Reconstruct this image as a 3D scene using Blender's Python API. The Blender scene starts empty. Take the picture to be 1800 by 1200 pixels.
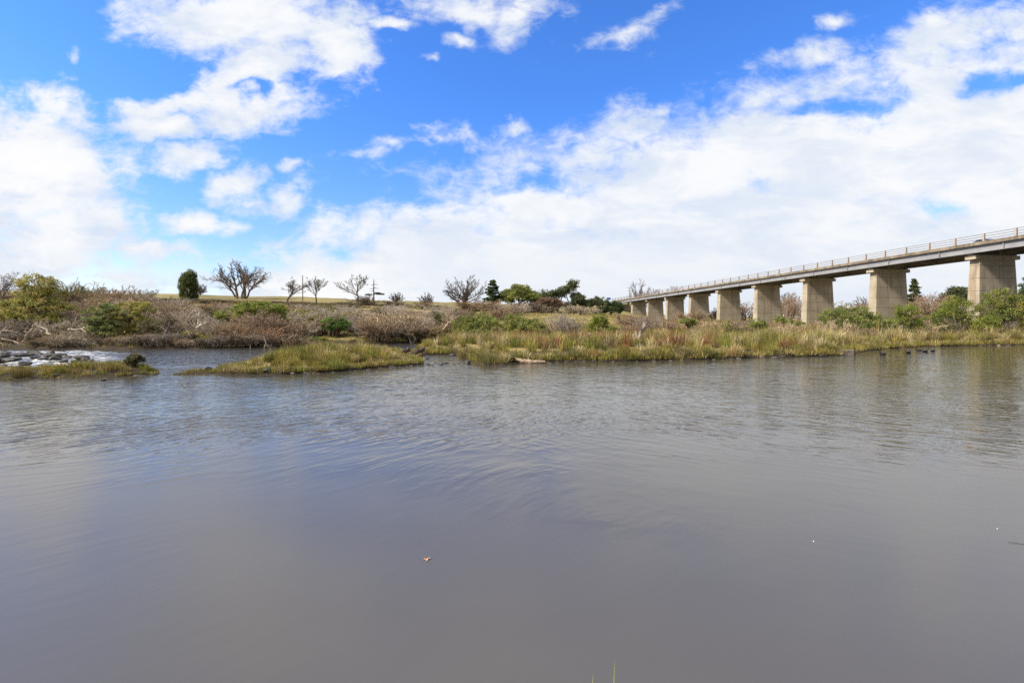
import bpy, math, random
import numpy as np
from mathutils import Vector
R = math.radians
scene = bpy.context.scene
COL = scene.collection
F, CX, HY, EYE = 850.0, 900.0, 573.0, 1.65          # focal length in photo pixels, vanishing column, horizon row, eye height

# ------------------------------------------------------------------ helpers
def W(px, py):
    Y = F*EYE/(py-HY)
    return ((px-CX)/F*Y, Y)

def mk(name, V, quads=None, tris=None, mat=None, parent=None, tint=None, smooth=False, loc=None):
    V = np.asarray(V, dtype=np.float32).reshape(-1, 3)
    me = bpy.data.meshes.new(name)
    q = np.asarray(quads if quads is not None else [], dtype=np.int32).reshape(-1, 4)
    t = np.asarray(tris if tris is not None else [], dtype=np.int32).reshape(-1, 3)
    me.vertices.add(len(V)); me.vertices.foreach_set('co', V.ravel())
    me.loops.add(q.size+t.size)
    me.loops.foreach_set('vertex_index', np.concatenate([q.ravel(), t.ravel()]))
    n = len(q)+len(t)
    me.polygons.add(n)
    starts = np.concatenate([np.arange(len(q))*4, q.size+np.arange(len(t))*3]).astype(np.int32)
    me.polygons.foreach_set('loop_start', starts)
    me.polygons.foreach_set('use_smooth', np.full(n, bool(smooth)))
    if tint is not None:
        a = me.color_attributes.new('tint', 'FLOAT_COLOR', 'POINT')
        c = np.ones((len(V), 4), dtype=np.float32); c[:, :3] = tint
        a.data.foreach_set('color', c.ravel())
    me.update(calc_edges=True); me.validate()
    if mat: me.materials.append(mat)
    o = bpy.data.objects.new(name, me); COL.objects.link(o)
    if parent: o.parent = parent
    if loc is not None: o.location = loc
    return o

def tag(o, label=None, cat=None, group=None, kind=None):
    if label: o['label'] = label
    if cat: o['category'] = cat
    if group: o['group'] = group
    if kind: o['kind'] = kind
    return o

def empty(name, loc, label, cat, group=None, rz=0.0):
    o = bpy.data.objects.new(name, None); COL.objects.link(o)
    o.empty_display_size = .2
    o.location = loc; o.rotation_euler = (0, 0, rz)
    return tag(o, label, cat, group)

def kids(o): return [c for c in COL.objects if c.parent == o]
def copy_tree(o, parent=None):
    c = o.copy(); COL.objects.link(c); c.parent = parent
    for ch in kids(o): copy_tree(ch, c)
    return c

class MB:
    """collects boxes, lofts and tubes into one mesh"""
    def __init__(s): s.V=[]; s.Q=[]; s.T=[]; s.n=0
    def add(s, V, Q=(), T=()):
        V=np.asarray(V,float).reshape(-1,3)
        if len(Q): s.Q.append(np.asarray(Q,int).reshape(-1,4)+s.n)
        if len(T): s.T.append(np.asarray(T,int).reshape(-1,3)+s.n)
        s.V.append(V); s.n+=len(V)
    def hexa(s, c8):   # 8 corners: bottom ring 0-3 CCW, top ring 4-7
        s.add(c8, [(3,2,1,0),(4,5,6,7),(0,1,5,4),(1,2,6,5),(2,3,7,6),(3,0,4,7)])
    def box(s, x0,x1,y0,y1,z0,z1):
        s.hexa([(x0,y0,z0),(x1,y0,z0),(x1,y1,z0),(x0,y1,z0),(x0,y0,z1),(x1,y0,z1),(x1,y1,z1),(x0,y1,z1)])
    def loft(s, rings, cap=True):   # rings: list of (k,3)
        k=len(rings[0]); m=len(rings)
        V=np.concatenate([np.asarray(r,float) for r in rings])
        Q=[(i*k+j, i*k+(j+1)%k, (i+1)*k+(j+1)%k, (i+1)*k+j) for i in range(m-1) for j in range(k)]
        T=[]
        if cap:
            c0=len(V); V=np.vstack([V, np.mean(rings[0],axis=0), np.mean(rings[-1],axis=0)])
            T=[(c0,(j+1)%k,j) for j in range(k)]+[(c0+1,(m-1)*k+j,(m-1)*k+(j+1)%k) for j in range(k)]
        s.add(V,Q,T)
    def tube(s, pts, radii, sides=8, cap=True):
        P=np.asarray(pts,float); Rr=np.broadcast_to(np.asarray(radii,float),(len(P),))
        V,Q=tubes(P[None],Rr[None],sides)
        T=[]
        if cap:
            n=len(V); V=np.vstack([V,P[0],P[-1]]); k=sides; m=len(P)
            T=[(n,(j+1)%k,j) for j in range(k)]+[(n+1,(m-1)*k+j,(m-1)*k+(j+1)%k) for j in range(k)]
        s.add(V,Q,T)
    def build(s, name, mat, parent=None, smooth=False, loc=None):
        return mk(name, np.concatenate(s.V), np.concatenate(s.Q) if s.Q else None, np.concatenate(s.T) if s.T else None, mat, parent, None, smooth, loc)

def nrm(a): return a/np.maximum(np.linalg.norm(a,axis=-1,keepdims=True),1e-9)

def tubes(P, Rr, sides=3):
    """P (N,K,3), Rr (N,K) -> verts, quads"""
    N,K,_=P.shape
    T=np.empty_like(P); T[:,1:-1]=P[:,2:]-P[:,:-2]; T[:,0]=P[:,1]-P[:,0]; T[:,-1]=P[:,-1]-P[:,-2]
    T=nrm(T)
    ref=np.where(np.abs(T[:,:1,2:3])>.9, np.array([1.,0,0]), np.array([0,0,1.]))
    A=nrm(np.cross(T,np.broadcast_to(ref,T.shape))); B=np.cross(T,A)
    an=np.arange(sides)/sides*2*np.pi
    V=P[:,:,None,:]+Rr[:,:,None,None]*(A[:,:,None,:]*np.cos(an)[None,None,:,None]+B[:,:,None,:]*np.sin(an)[None,None,:,None])
    idx=np.arange(N*K*sides).reshape(N,K,sides)
    a=idx[:,:-1,:]; b=np.roll(a,-1,axis=2); d=idx[:,1:,:]; c=np.roll(d,-1,axis=2)
    return V.reshape(-1,3), np.stack([a,b,c,d],axis=-1).reshape(-1,4)

# numpy value noise
_prm=np.random.RandomState(7).rand(256,256)
def vnoise(x,y):
    xi=np.floor(x).astype(int); yi=np.floor(y).astype(int); fx=x-xi; fy=y-yi
    fx=fx*fx*(3-2*fx); fy=fy*fy*(3-2*fy)
    g=lambda i,j:_prm[i%256,j%256]
    return (g(xi,yi)*(1-fx)+g(xi+1,yi)*fx)*(1-fy)+(g(xi,yi+1)*(1-fx)+g(xi+1,yi+1)*fx)*fy
def fbm(x,y,o=4):
    s=0;a=.5
    for i in range(o): s=s+a*vnoise(x*2**i+13*i,y*2**i+7*i); a*=.5
    return s
def sstep(a,b,x):
    t=np.clip((x-a)/(b-a),0,1); return t*t*(3-2*t)

# ------------------------------------------------------------------ materials
class NT:
    def __init__(s, nt): s.nt=nt; s.nt.nodes.clear()
    def n(s, typ, ins=None, **kw):
        nd=s.nt.nodes.new(typ)
        for k,v in kw.items(): setattr(nd,k,v)
        for k,v in (ins or {}).items():
            if isinstance(v, bpy.types.NodeSocket): s.nt.links.new(v, nd.inputs[k])
            else: nd.inputs[k].default_value=v
        return nd
    def math(s, op, a, b=0.0, c=None, clamp=False):
        ins={0:a,1:b}
        if c is not None: ins[2]=c
        nd=s.n('ShaderNodeMath', ins, operation=op, use_clamp=clamp); return nd.outputs[0]
    def noise(s, vec, scale, detail=4, rough=.55, dist=0.0, out=0):
        return s.n('ShaderNodeTexNoise', {'Vector':vec,'Scale':scale,'Detail':detail,'Roughness':rough,'Distortion':dist}).outputs[out]
    def ramp(s, fac, stops, interp='LINEAR'):
        nd=s.n('ShaderNodeValToRGB', {'Fac':fac}); cr=nd.color_ramp; cr.interpolation=interp
        while len(cr.elements)<len(stops): cr.elements.new(.5)
        for e,(p,c) in zip(cr.elements, stops): e.position=p; e.color=(*c,1) if len(c)==3 else c
        return nd.outputs[0]
    def mapr(s, v, a, b, c=0.0, d=1.0, smooth=True):
        return s.n('ShaderNodeMapRange', {'Value':v,'From Min':a,'From Max':b,'To Min':c,'To Max':d}, interpolation_type='SMOOTHSTEP' if smooth else 'LINEAR').outputs[0]
    def mix(s, f, a, b, blend='MIX'):
        nd=s.n('ShaderNodeMix', data_type='RGBA', blend_type=blend)
        for k,v in ((0,f),(6,a),(7,b)):
            if isinstance(v, bpy.types.NodeSocket): s.nt.links.new(v, nd.inputs[k])
            else: nd.inputs[k].default_value = v if k==0 else (*v,1)[:4]
        return nd.outputs[2]
    def vmap(s, vec, loc=(0,0,0), rot=(0,0,0), sc=(1,1,1), typ='POINT'):
        return s.n('ShaderNodeMapping', {'Vector':vec,'Location':loc,'Rotation':rot,'Scale':sc}, vector_type=typ).outputs[0]

def material(name):
    m=bpy.data.materials.new(name); m.use_nodes=True
    return m, NT(m.node_tree)
def finish(t, color, rough=.8, bump=None, bstr=.3, bdist=.02, spec=.3, extra=None):
    p=t.n('ShaderNodeBsdfPrincipled', {'Base Color':color if isinstance(color,bpy.types.NodeSocket) else (*color,1),'Roughness':rough,'Specular IOR Level':spec})
    if bump is not None:
        b=t.n('ShaderNodeBump', {'Height':bump,'Strength':bstr,'Distance':bdist}); t.nt.links.new(b.outputs[0], p.inputs['Normal'])
    for k,v in (extra or {}).items(): p.inputs[k].default_value=v
    o=t.n('ShaderNodeOutputMaterial'); t.nt.links.new(p.outputs[0], o.inputs[0]); return p

def mat_simple(name, c1, c2, scale=6, rough=.85, bstr=.4, bdist=.02, spec=.25):
    m,t=material(name); co=t.n('ShaderNodeTexCoord').outputs['Object']
    n=t.noise(co,scale,6,.6); n2=t.noise(co,scale*7,3,.6)
    f=t.math('ADD', t.math('MULTIPLY',n,.7), t.math('MULTIPLY',n2,.3))
    c=t.mix(t.mapr(f,.35,.65), c1, c2)
    finish(t,c,rough,n2,bstr,bdist,spec); return m

def mat_tint(name, trans=0.0, rough=.7, var=.25):
    m,t=material(name)
    a=t.n('ShaderNodeAttribute', attribute_name='tint').outputs['Color']
    rnd=t.n('ShaderNodeNewGeometry').outputs['Random Per Island']
    k=t.mapr(rnd,0,1,1-var,1+var,smooth=False)
    c=t.n('ShaderNodeVectorMath',{0:a}, operation='SCALE'); t.nt.links.new(k,c.inputs['Scale'])
    p=t.n('ShaderNodeBsdfPrincipled', {'Base Color':c.outputs[0],'Roughness':rough,'Specular IOR Level':.25})
    o=t.n('ShaderNodeOutputMaterial')
    if trans>0:
        tr=t.n('ShaderNodeBsdfTranslucent', {'Color':c.outputs[0]})
        mx=t.n('ShaderNodeMixShader', {0:trans,1:p.outputs[0],2:tr.outputs[0]}); t.nt.links.new(mx.outputs[0],o.inputs[0])
    else: t.nt.links.new(p.outputs[0],o.inputs[0])
    return m

M={}
M['leaf']=mat_tint('leaf', .4, .55)
M['grass']=mat_tint('grass_blade', .3, .7, .3)
M['bark']=mat_tint('bark', 0, .9, .2)
M['rock']=mat_simple('wet_stone',(.022,.019,.016),(.085,.074,.062),3,.55,.6,.03,.4)
M['pale_rock']=mat_simple('pale_stone',(.10,.082,.062),(.24,.20,.16),3,.85,.6,.03)
M['driftwood']=mat_simple('driftwood',(.25,.165,.11),(.40,.30,.22),5,.8,.5,.02)
M['dark_wood']=mat_simple('dark_wood',(.035,.026,.02),(.13,.095,.07),5,.85,.7,.03)
M['pale_wood']=mat_simple('pale_wood',(.2,.17,.15),(.45,.40,.36),6,.85,.6,.02)
M['soil']=mat_simple('root_soil',(.02,.014,.01),(.09,.06,.04),4,.95,.9,.06)
M['feather']=mat_simple('dark_feather',(.010,.009,.009),(.03,.026,.022),12,.5,.3,.01,.4)
M['bill']=mat_simple('bird_bill',(.05,.045,.04),(.1,.09,.08),12,.5,.1,.005)
M['steel']=mat_simple('painted_steel',(.21,.21,.225),(.27,.268,.28),1.2,.5,.05,.005,.4)
M['rail_steel']=mat_simple('rail_steel',(.16,.13,.11),(.26,.23,.21),3,.6,.1,.005,.4)
M['pole_wood']=mat_simple('pole_wood',(.12,.1,.08),(.2,.17,.14),3,.9,.3,.02)
M['sign_blue']=mat_simple('blue_sign',(.02,.05,.26),(.03,.07,.32),2,.4,.02,.005)
M['white_sheet']=mat_simple('white_sheet',(.7,.69,.68),(.85,.84,.83),4,.7,.3,.02)
M['galv']=mat_simple('galvanised_steel',(.42,.43,.44),(.55,.55,.56),2,.5,.1,.01,.5)
M['car_paint']=mat_simple('car_paint',(.035,.045,.06),(.04,.05,.07),1,.25,.0,.001,.5)
M['glass']=mat_simple('dark_glass',(.015,.018,.02),(.02,.022,.026),1,.08,.0,.001,.6)
M['rubber']=mat_simple('rubber',(.015,.015,.015),(.025,.025,.025),6,.8,.2,.005)
M['leaf_dry']=mat_simple('dry_leaf',(.45,.2,.1),(.6,.36,.24),20,.6,.2,.003)
M['chrome']=mat_simple('alloy',(.5,.5,.5),(.6,.6,.6),3,.35,.05,.003,.5)
M['lamp']=mat_simple('lamp_glass',(.5,.1,.08),(.55,.12,.1),3,.2,.0,.003,.5)

# concrete of the piers: cast in lifts, board-marked, streaked with rust and damp
def mat_concrete(name, tone=1.0):
    m,t=material(name); co=t.n('ShaderNodeTexCoord').outputs['Object']
    sep=t.n('ShaderNodeSeparateXYZ',{0:co}); z=sep.outputs[2]
    big=t.noise(co,.55,5,.6)
    streak=t.noise(t.vmap(co,sc=(2.4,2.4,.14)),1.0,5,.65)
    fine=t.noise(co,14,4,.6)
    base=t.mix(t.mapr(big,.3,.7),(.28*tone,.235*tone,.175*tone),(.40*tone,.34*tone,.26*tone))
    rust=t.mapr(t.noise(t.vmap(co,loc=(3,9,1),sc=(1.1,1.1,.10)),1.0,4,.6),.56,.70)
    base=t.mix(t.math('MULTIPLY',rust,.55),base,(.22,.115,.05))
    base=t.mix(t.math('MULTIPLY',t.mapr(streak,.50,.68),.55),base,(.10,.085,.065))
    # cold joints every 1.35 m, board seams finer
    def seam(per,w,ph=0.0):
        fr=t.math('FRACT',t.math('ADD',t.math('MULTIPLY',z,1/per),ph))
        return t.math('LESS_THAN',fr,w/per)
    joint=t.math('MULTIPLY',seam(1.35,.06),t.mapr(t.noise(co,1.6,3),.3,.55))
    board=t.math('MULTIPLY',seam(.27,.035),t.mapr(t.noise(t.vmap(co,loc=(5,5,5)),1.1,3),.42,.62))
    hh=t.math('ADD',sep.outputs[0],t.math('MULTIPLY',sep.outputs[1],.6))
    fr=t.math('FRACT',t.math('MULTIPLY',hh,1/.62)); vert=t.math('MULTIPLY',t.math('LESS_THAN',fr,.075),t.mapr(t.noise(t.vmap(co,loc=(9,2,5)),.8,3),.45,.62))
    lines=t.math('MAXIMUM',joint,t.math('MAXIMUM',t.math('MULTIPLY',board,.55),t.math('MULTIPLY',vert,.6)))
    col=t.mix(t.math('MULTIPLY',lines,.85),base,(.07,.058,.045))
    col=t.mix(t.mapr(fine,.2,.8,.0,.25),col,(.46*tone,.41*tone,.32*tone))
    h=t.math('SUBTRACT',t.math('MULTIPLY',fine,.4),lines)
    finish(t,col,.9,h,.5,.02,.2); return m
M['concrete']=mat_concrete('pier_concrete')
M['cap_concrete']=mat_concrete('cap_concrete',1.15)
def mat_deck(name):
    m,t=material(name); co=t.n('ShaderNodeTexCoord').outputs['Object']
    big=t.noise(t.vmap(co,sc=(1,1,.4)),.7,5,.65); fine=t.noise(co,9,4)
    c=t.mix(t.mapr(big,.35,.65),(.15,.12,.09),(.26,.215,.17))
    c=t.mix(t.mapr(t.noise(t.vmap(co,sc=(3,3,.3)),1,4,.6),.52,.68,0,.6),c,(.055,.045,.038))
    finish(t,c,.9,fine,.4,.01,.2); return m
M['deck']=mat_deck('weathered_deck_concrete')
M['asphalt']=mat_simple('asphalt',(.04,.04,.042),(.065,.065,.066),8,.9,.3,.01)
M['post_concrete']=mat_simple('post_concrete',(.30,.25,.22),(.42,.36,.32),5,.9,.3,.01)

# ground
def mat_ground():
    m,t=material('bank_ground'); g=t.n('ShaderNodeNewGeometry'); pos=g.outputs['Position']
    sep=t.n('ShaderNodeSeparateXYZ',{0:pos})
    n1=t.noise(pos,.16,6,.6); n2=t.noise(t.vmap(pos,loc=(40,7,3)),.5,5,.6); n3=t.noise(pos,5,4,.7)
    c=t.mix(t.mapr(n1,.38,.62),(.16,.14,.05),(.33,.25,.11))
    c=t.mix(t.mapr(n2,.5,.68),c,(.075,.085,.022))
    c=t.mix(t.mapr(t.noise(t.vmap(pos,loc=(4,90,3)),.33,5,.6),.55,.7,0,.8),c,(.10,.06,.03))
    c=t.mix(t.mapr(n3,.3,.7,0,.35),c,(.06,.05,.025))
    far=t.mapr(sep.outputs[1],108,116); 
    gold=t.mix(t.mapr(t.noise(t.vmap(pos,sc=(1,.3,1)),.12,5,.6),.35,.65),(.15,.125,.05),(.21,.172,.075))
    c=t.mix(far,c,gold)
    mud=t.mapr(t.math('ADD',sep.outputs[2],t.math('MULTIPLY',t.math('SUBTRACT',n2,.5),.4)),.18,.48,1,0)
    c=t.mix(mud,c,t.mix(n3,(.016,.012,.008),(.06,.045,.03)))
    finish(t,c,.95,n3,.6,.05,.15); return m
M['ground']=mat_ground()

def mat_water():
    m,t=material('river_water'); pos=t.n('ShaderNodeNewGeometry').outputs['Position']
    sep=t.n('ShaderNodeSeparateXYZ',{0:pos}); X,Y=sep.outputs[0],sep.outputs[1]
    # ripple trains run different ways on the two sides of the pool
    wob=t.noise(pos,.35,2,.5,out=1)
    wp=t.n('ShaderNodeVectorMath',{0:pos,1:t.n('ShaderNodeVectorMath',{0:wob,1:(1.2,1.2,0)},operation='MULTIPLY').outputs[0]},operation='ADD').outputs[0]
    a=t.noise(t.vmap(wp,rot=(0,0,R(46)),sc=(1/2.1,1/6.6,1),typ='TEXTURE'),1.0,1.6,.5)
    b=t.noise(t.vmap(wp,rot=(0,0,R(-38)),sc=(1/2.1,1/6.4,1),typ='TEXTURE'),1.0,1.6,.5)
    side=t.mapr(t.math('ADD',X,t.math('MULTIPLY',t.math('SUBTRACT',t.noise(pos,.12,2),.5),14.0)),-2.0,4.5)
    tr=t.math('ADD',t.math('MULTIPLY',a,t.math('SUBTRACT',1.0,side)),t.math('MULTIPLY',b,side))
    fine=t.noise(t.vmap(pos,sc=(5.5,8,1)),1.0,2,.5)
    long_=t.noise(t.vmap(wp,rot=(0,0,R(-30)),sc=(1/1.5,1/2.6,1),typ='TEXTURE'),1.0,2.5,.55)
    swell=t.noise(t.vmap(pos,sc=(.25,.6,1)),1.0,2,.5)
    # breeze reaches the far side of the pool, the near water lies calm
    lee=t.math('ADD',Y,t.math('MULTIPLY',t.math('SUBTRACT',t.noise(t.vmap(pos,sc=(.2,.35,1)),1.0,3,.6),.5),9.0))
    wind=t.math('MULTIPLY',t.mapr(lee,3.6,9.0),t.mapr(Y,13,24,1,.6))
    patch=t.mapr(t.noise(t.vmap(pos,loc=(31,3,0),sc=(.10,.22,1)),1.0,3,.55),.30,.62,.45,1.0)
    amp=t.math('MULTIPLY',wind,patch)
    h=t.math('MULTIPLY',t.math('ADD',tr,t.math('MULTIPLY',fine,.30)),amp)
    up=t.math('MULTIPLY',t.mapr(Y,18.5,21),t.mapr(X,-3,-5.5))
    h=t.math('ADD',h,t.math('MULTIPLY',t.math('MULTIPLY',long_,t.mapr(Y,7,18)),t.math('ADD',.80,t.math('MULTIPLY',up,3.8))))
    h=t.math('ADD',h,t.math('MULTIPLY',swell,.12))
    h=t.math('ADD',h,t.math('MULTIPLY',tr,.07))
    murk=t.noise(t.vmap(pos,sc=(.35,.8,1)),1.0,3,.5)
    c=t.mix(murk,(.072,.068,.067),(.092,.087,.085))
    c=t.mix(t.mapr(lee,3.0,13.0),c,(.05,.046,.038))
    p=finish(t,c,.05,h,1.0,.027,.5,{'IOR':1.34,'Specular Tint':(1.0,.95,.85,1)})
    t.nt.links.new(t.mapr(lee,2.5,9.0,.21,.02),p.inputs['Roughness']); return m
M['water']=mat_water()
def mat_foam():
    m,t=material('white_water'); pos=t.n('ShaderNodeNewGeometry').outputs['Position']
    n=t.noise(t.vmap(pos,rot=(0,0,R(12)),sc=(1.5,1.0,1)),1.6,8,.74,1.2); n2=t.noise(pos,9,4,.7)
    k=t.n('ShaderNodeAttribute',attribute_name='tint').outputs['Fac']
    f=t.math('MULTIPLY',t.mapr(n,.46,.60),t.mapr(k,.25,.8))
    c=t.mix(f,(.075,.07,.062),(.55,.55,.55))
    p=finish(t,c,.1,t.math('ADD',n,t.math('MULTIPLY',n2,.4)),.7,.10,.5)
    t.nt.links.new(t.mapr(f,0,1,.06,.6),p.inputs['Roughness']); return m
M['foam']=mat_foam()

# ------------------------------------------------------------------ terrain
L1=[(-80,34),(-50,35.5)]+[W(*p) for p in [(60,612),(200,613),(300,612),(400,611.5),(450,611),(520,608.5),(560,606.5),(610,606),(660,604.5),(720,603),(750,603),
   (748,611),(700,622.5),(600,629),(520,634),(440,643),(392,652),(386,656),(430,657.5),(500,657),(560,655),(620,650),(650,647.5),(700,644),(738,640),
   (733,632),(740,623),(800,622),(815,629),(840,639),(880,642),(900,637),(960,636.5),(1000,635.5),(1100,634.5),(1200,632),(1300,629),(1400,626.5),(1478,624),
   (1510,618),(1560,612),(1620,609),(1700,607.5),(1800,605.5)]]+[(64,49),(100,54),(420,80),(420,900),(-420,900),(-420,40)]
L2=[W(*p) for p in [(-90,670),(0,668),(60,665.5),(130,664),(200,661.5),(272,657),(279,653.5),(235,650),(150,655),(80,656),(0,657),(-80,660)]]
L3=[W(*p) for p in [(306,659),(345,657.5),(388,655),(380,652.5),(340,654)]]
L0=[(-40,1.55),(-3,1.5),(.2,1.75),(1.2,1.7),(40,1.5),(420,1.0),(420,-300),(-420,-300),(-420,1.2)]
def sdist(X,Y,poly):
    P=np.array(poly); Q=np.roll(P,-1,axis=0)
    d=np.full(X.shape,1e9); ins=np.zeros(X.shape,bool)
    for (ax,ay),(bx,by) in zip(P,Q):
        ex,ey=bx-ax,by-ay; wx,wy=X-ax,Y-ay
        tt=np.clip((wx*ex+wy*ey)/(ex*ex+ey*ey+1e-12),0,1)
        d=np.minimum(d,(wx-ex*tt)**2+(wy-ey*tt)**2)
        c=((ay<=Y)&(by>Y))|((by<=Y)&(ay>Y))
        with np.errstate(divide='ignore',invalid='ignore'):
            xi=ax+(Y-ay)/(by-ay)*ex if by!=ay else np.full(X.shape,-1e9)
        ins^=c&(X<xi)
    return np.where(ins,1,-1)*np.sqrt(d)
AX=np.array([-.1176,1])/1.00689; PX=np.array([1,.1176])/1.00689     # bridge axis and its normal
def bpt(s,w,z=0): return (s*AX[0]+w*PX[0], s*AX[1]+w*PX[1], z)
WC=57.75
def land(X,Y):
    X=np.asarray(X,float); Y=np.asarray(Y,float)
    k=np.clip((Y-8)/20,.0,1)*.65+np.clip((Y-33)/4,0,1)*np.clip((-X-8)/6,0,1)*.9
    xw=X+(fbm(X*.9+5,Y*.9,3)-.44)*k*1.3; yw=Y+(fbm(X*.8+55,Y*.8+9,3)-.44)*k*1.6
    return xw,yw
def height(X,Y):
    X=np.asarray(X,float); Y=np.asarray(Y,float)
    xw,yw=land(X,Y)
    s1=sdist(xw,yw,L1); s2=sdist(xw,yw,L2); s3=sdist(xw,yw,L3); s0=sdist(X,Y,L0)
    u=X/np.maximum(Y,1)
    sl=np.interp(u,[-1.3,-1.06,-.68,-.35,-.05,.12,.2,.3,.5,1],[.116,.114,.109,.096,.0765,.07,.06,.034,.03,.02])
    yr=np.interp(u,[-.3,.1,.2],[140,165,260])
    hill=sl*np.maximum(0,np.minimum(Y,yr)-45)-.03*np.maximum(0,Y-yr)
    hill=hill+(fbm(X*.05,Y*.05,3)-.44)*np.clip((Y-50)/40,0,1)*1.2
    n=(fbm(X*.6,Y*.6,4)-.45)
    h1=.11+.37*sstep(0,2.6,s1)+n*.3*sstep(0,2,s1)+hill
    h1=np.where(s1>0,h1,-.7)
    h2=np.where(s2>0,.05+.2*sstep(0,.8,s2)+n*.1,-.7)
    h3=np.where(s3>0,.04+.06*sstep(0,.3,s3),-.7)
    h0=np.where(s0>0,-.02+.12*sstep(0,.6,s0)+.02*np.minimum(s0,10),-.7)
    z=np.maximum.reduce([h1,h2,h3,h0])
    sd=np.maximum.reduce([s1,s2,s3,s0])
    z=np.where(sd<0,np.maximum(-.7,sd*.4-.02),z)
    s=X*AX[0]+Y*AX[1]; w=X*PX[0]+Y*PX[1]
    emb=9.85-np.maximum(0,np.abs(w-WC)-4)*.5-np.maximum(0,167-s)*.7-np.maximum(0,s-300)*.05
    z=np.where(s>120,np.maximum(z,emb),z)
    return z
def gz(x,y): return float(height(np.array([x]),np.array([y]))[0])

xs=np.concatenate([np.linspace(-420,-72,40)[:-1],np.linspace(-72,-30,110)[:-1],np.linspace(-30,56,330)[:-1],np.linspace(56,90,50)[:-1],np.linspace(90,420,40)])
ys=np.concatenate([np.linspace(-300,0,14)[:-1],np.linspace(0,3,12)[:-1],np.linspace(3,13,8)[:-1],np.linspace(13,36,110)[:-1],np.linspace(36,60,60)[:-1],np.linspace(60,180,90)[:-1],np.linspace(180,900,36)])
GX,GY=np.meshgrid(xs,ys); GZ=height(GX,GY)
nx,ny=len(xs),len(ys); ii=np.arange(nx*ny).reshape(ny,nx)
gq=np.stack([ii[:-1,:-1],ii[:-1,1:],ii[1:,1:],ii[1:,:-1]],axis=-1).reshape(-1,4)
ground=mk('ground',np.stack([GX,GY,GZ],-1),gq,None,M['ground'],smooth=True); tag(ground,kind='structure')
wv=[(-420,-20,0),(420,-20,0),(420,90,0),(-420,90,0)]
water=mk('water',wv,[(0,1,2,3)],None,M['water']); tag(water,kind='structure')

# rapids: broken white water dropping past the left islet
rx=np.linspace(-33,-12,150); ry=np.linspace(15.2,29,110); RX,RY=np.meshgrid(rx,ry)
pxr=CX+F*RX/RY; pyr=HY+F*EYE/RY
msk=sstep(265,120,pxr+ (fbm(RX*.8,RY*.8,3)-.45)*120)*sstep(663,657,pyr)*sstep(610,617,pyr)
RZ=-.05+np.minimum(msk*3,1)*.07+msk*(.12*sstep(17,24,RY)+(fbm(RX*1.8+3,RY*1.8,5)-.45)*.26)
i2=np.arange(RX.size).reshape(RX.shape)
rapids=mk('rapids_water',np.stack([RX,RY,RZ],-1),np.stack([i2[:-1,:-1],i2[:-1,1:],i2[1:,1:],i2[1:,:-1]],-1).reshape(-1,4),None,M['foam'],smooth=True,tint=np.repeat(msk.ravel()[:,None],3,axis=1))
tag(rapids,kind='structure')

# ------------------------------------------------------------------ plant generators
def grow(rng, roots, specs):
    """roots: list of (P(K,3), r0, r1). specs: dicts for each further level"""
    K=len(roots[0][0])
    P=np.array([r[0] for r in roots],float); Rr=np.array([np.linspace(r[1],r[2],K) for r in roots])
    levels=[(P,Rr)]
    for sp in specs:
        N,K,_=P.shape; n=sp['n']
        L=np.linalg.norm(np.diff(P,axis=1),axis=2).sum(1)
        par=np.repeat(np.arange(N),n)
        j=np.tile(np.arange(n),N)
        t0=sp.get('t0',.3)
        t=t0+(1-t0)*(j+rng.random(len(j)))/n; t=np.minimum(t,.999)
        f=t*(K-1); i=f.astype(int); fr=(f-i)[:,None]
        pos=P[par,i]*(1-fr)+P[par,i+1]*fr; tan=nrm(P[par,i+1]-P[par,i])
        rad=Rr[par,i]*(1-fr[:,0])+Rr[par,i+1]*fr[:,0]
        rv=nrm(rng.normal(size=(len(j),3))); perp=nrm(np.cross(tan,rv))
        a=np.radians(rng.uniform(*sp['ang'],len(j)))[:,None]
        d=nrm(tan*np.cos(a)+perp*np.sin(a)+np.array(sp.get('bias',(0,0,.15))))
        ln=L[par]*sp['len']*(1-.45*(t-t0)/(1-t0))*rng.uniform(.65,1.25,len(j))
        k2=sp.get('k',4); Q=np.empty((len(j),k2,3)); Q[:,0]=pos
        for s in range(1,k2):
            d=nrm(d+rng.normal(size=d.shape)*sp.get('wob',.18)+np.array(sp.get('curl',(0,0,.06))))
            Q[:,s]=Q[:,s-1]+d*(ln/(k2-1))[:,None]
        r0=np.maximum(rad*sp.get('r',.65),sp.get('rmin',.006))
        Rr=r0[:,None]*np.linspace(1,sp.get('tip',.45),k2)[None]
        P=Q; levels.append((P,Rr))
    return levels
def fit(levels,w,h):
    A=np.concatenate([l[0].reshape(-1,3) for l in levels])
    lo=np.percentile(A,.5,axis=0); hi=np.percentile(A,99.5,axis=0)
    s=np.array([w/(hi[0]-lo[0]),w/(hi[1]-lo[1]),h/hi[2]])
    off=np.array([-(lo[0]+hi[0])/2,-(lo[1]+hi[1])/2,0])
    base=levels[0][0][:,0].mean(0)
    out=[]
    for P,Rr in levels:
        out.append(((P-np.array([base[0],base[1],0]))*s,Rr))
    return out
def wood(levels,name,parent,col,rng,rmin=.0,sides=(6,4,3,3,3,3,3),start=0,jit=.15):
    Vs=[];Qs=[];Cs=[];n=0
    for i,(P,Rr) in enumerate(levels):
        V,Q=tubes(P,np.maximum(Rr,rmin),sides[min(i+start,len(sides)-1)])
        c=np.array(col)[None]*rng.uniform(1-jit,1+jit,(len(P),1)); c=np.repeat(c,len(V)//len(P),axis=0)
        Vs.append(V);Qs.append(Q+n);Cs.append(c);n+=len(V)
    return mk(name,np.concatenate(Vs),np.concatenate(Qs),None,M['bark'],parent,np.concatenate(Cs),True)
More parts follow.
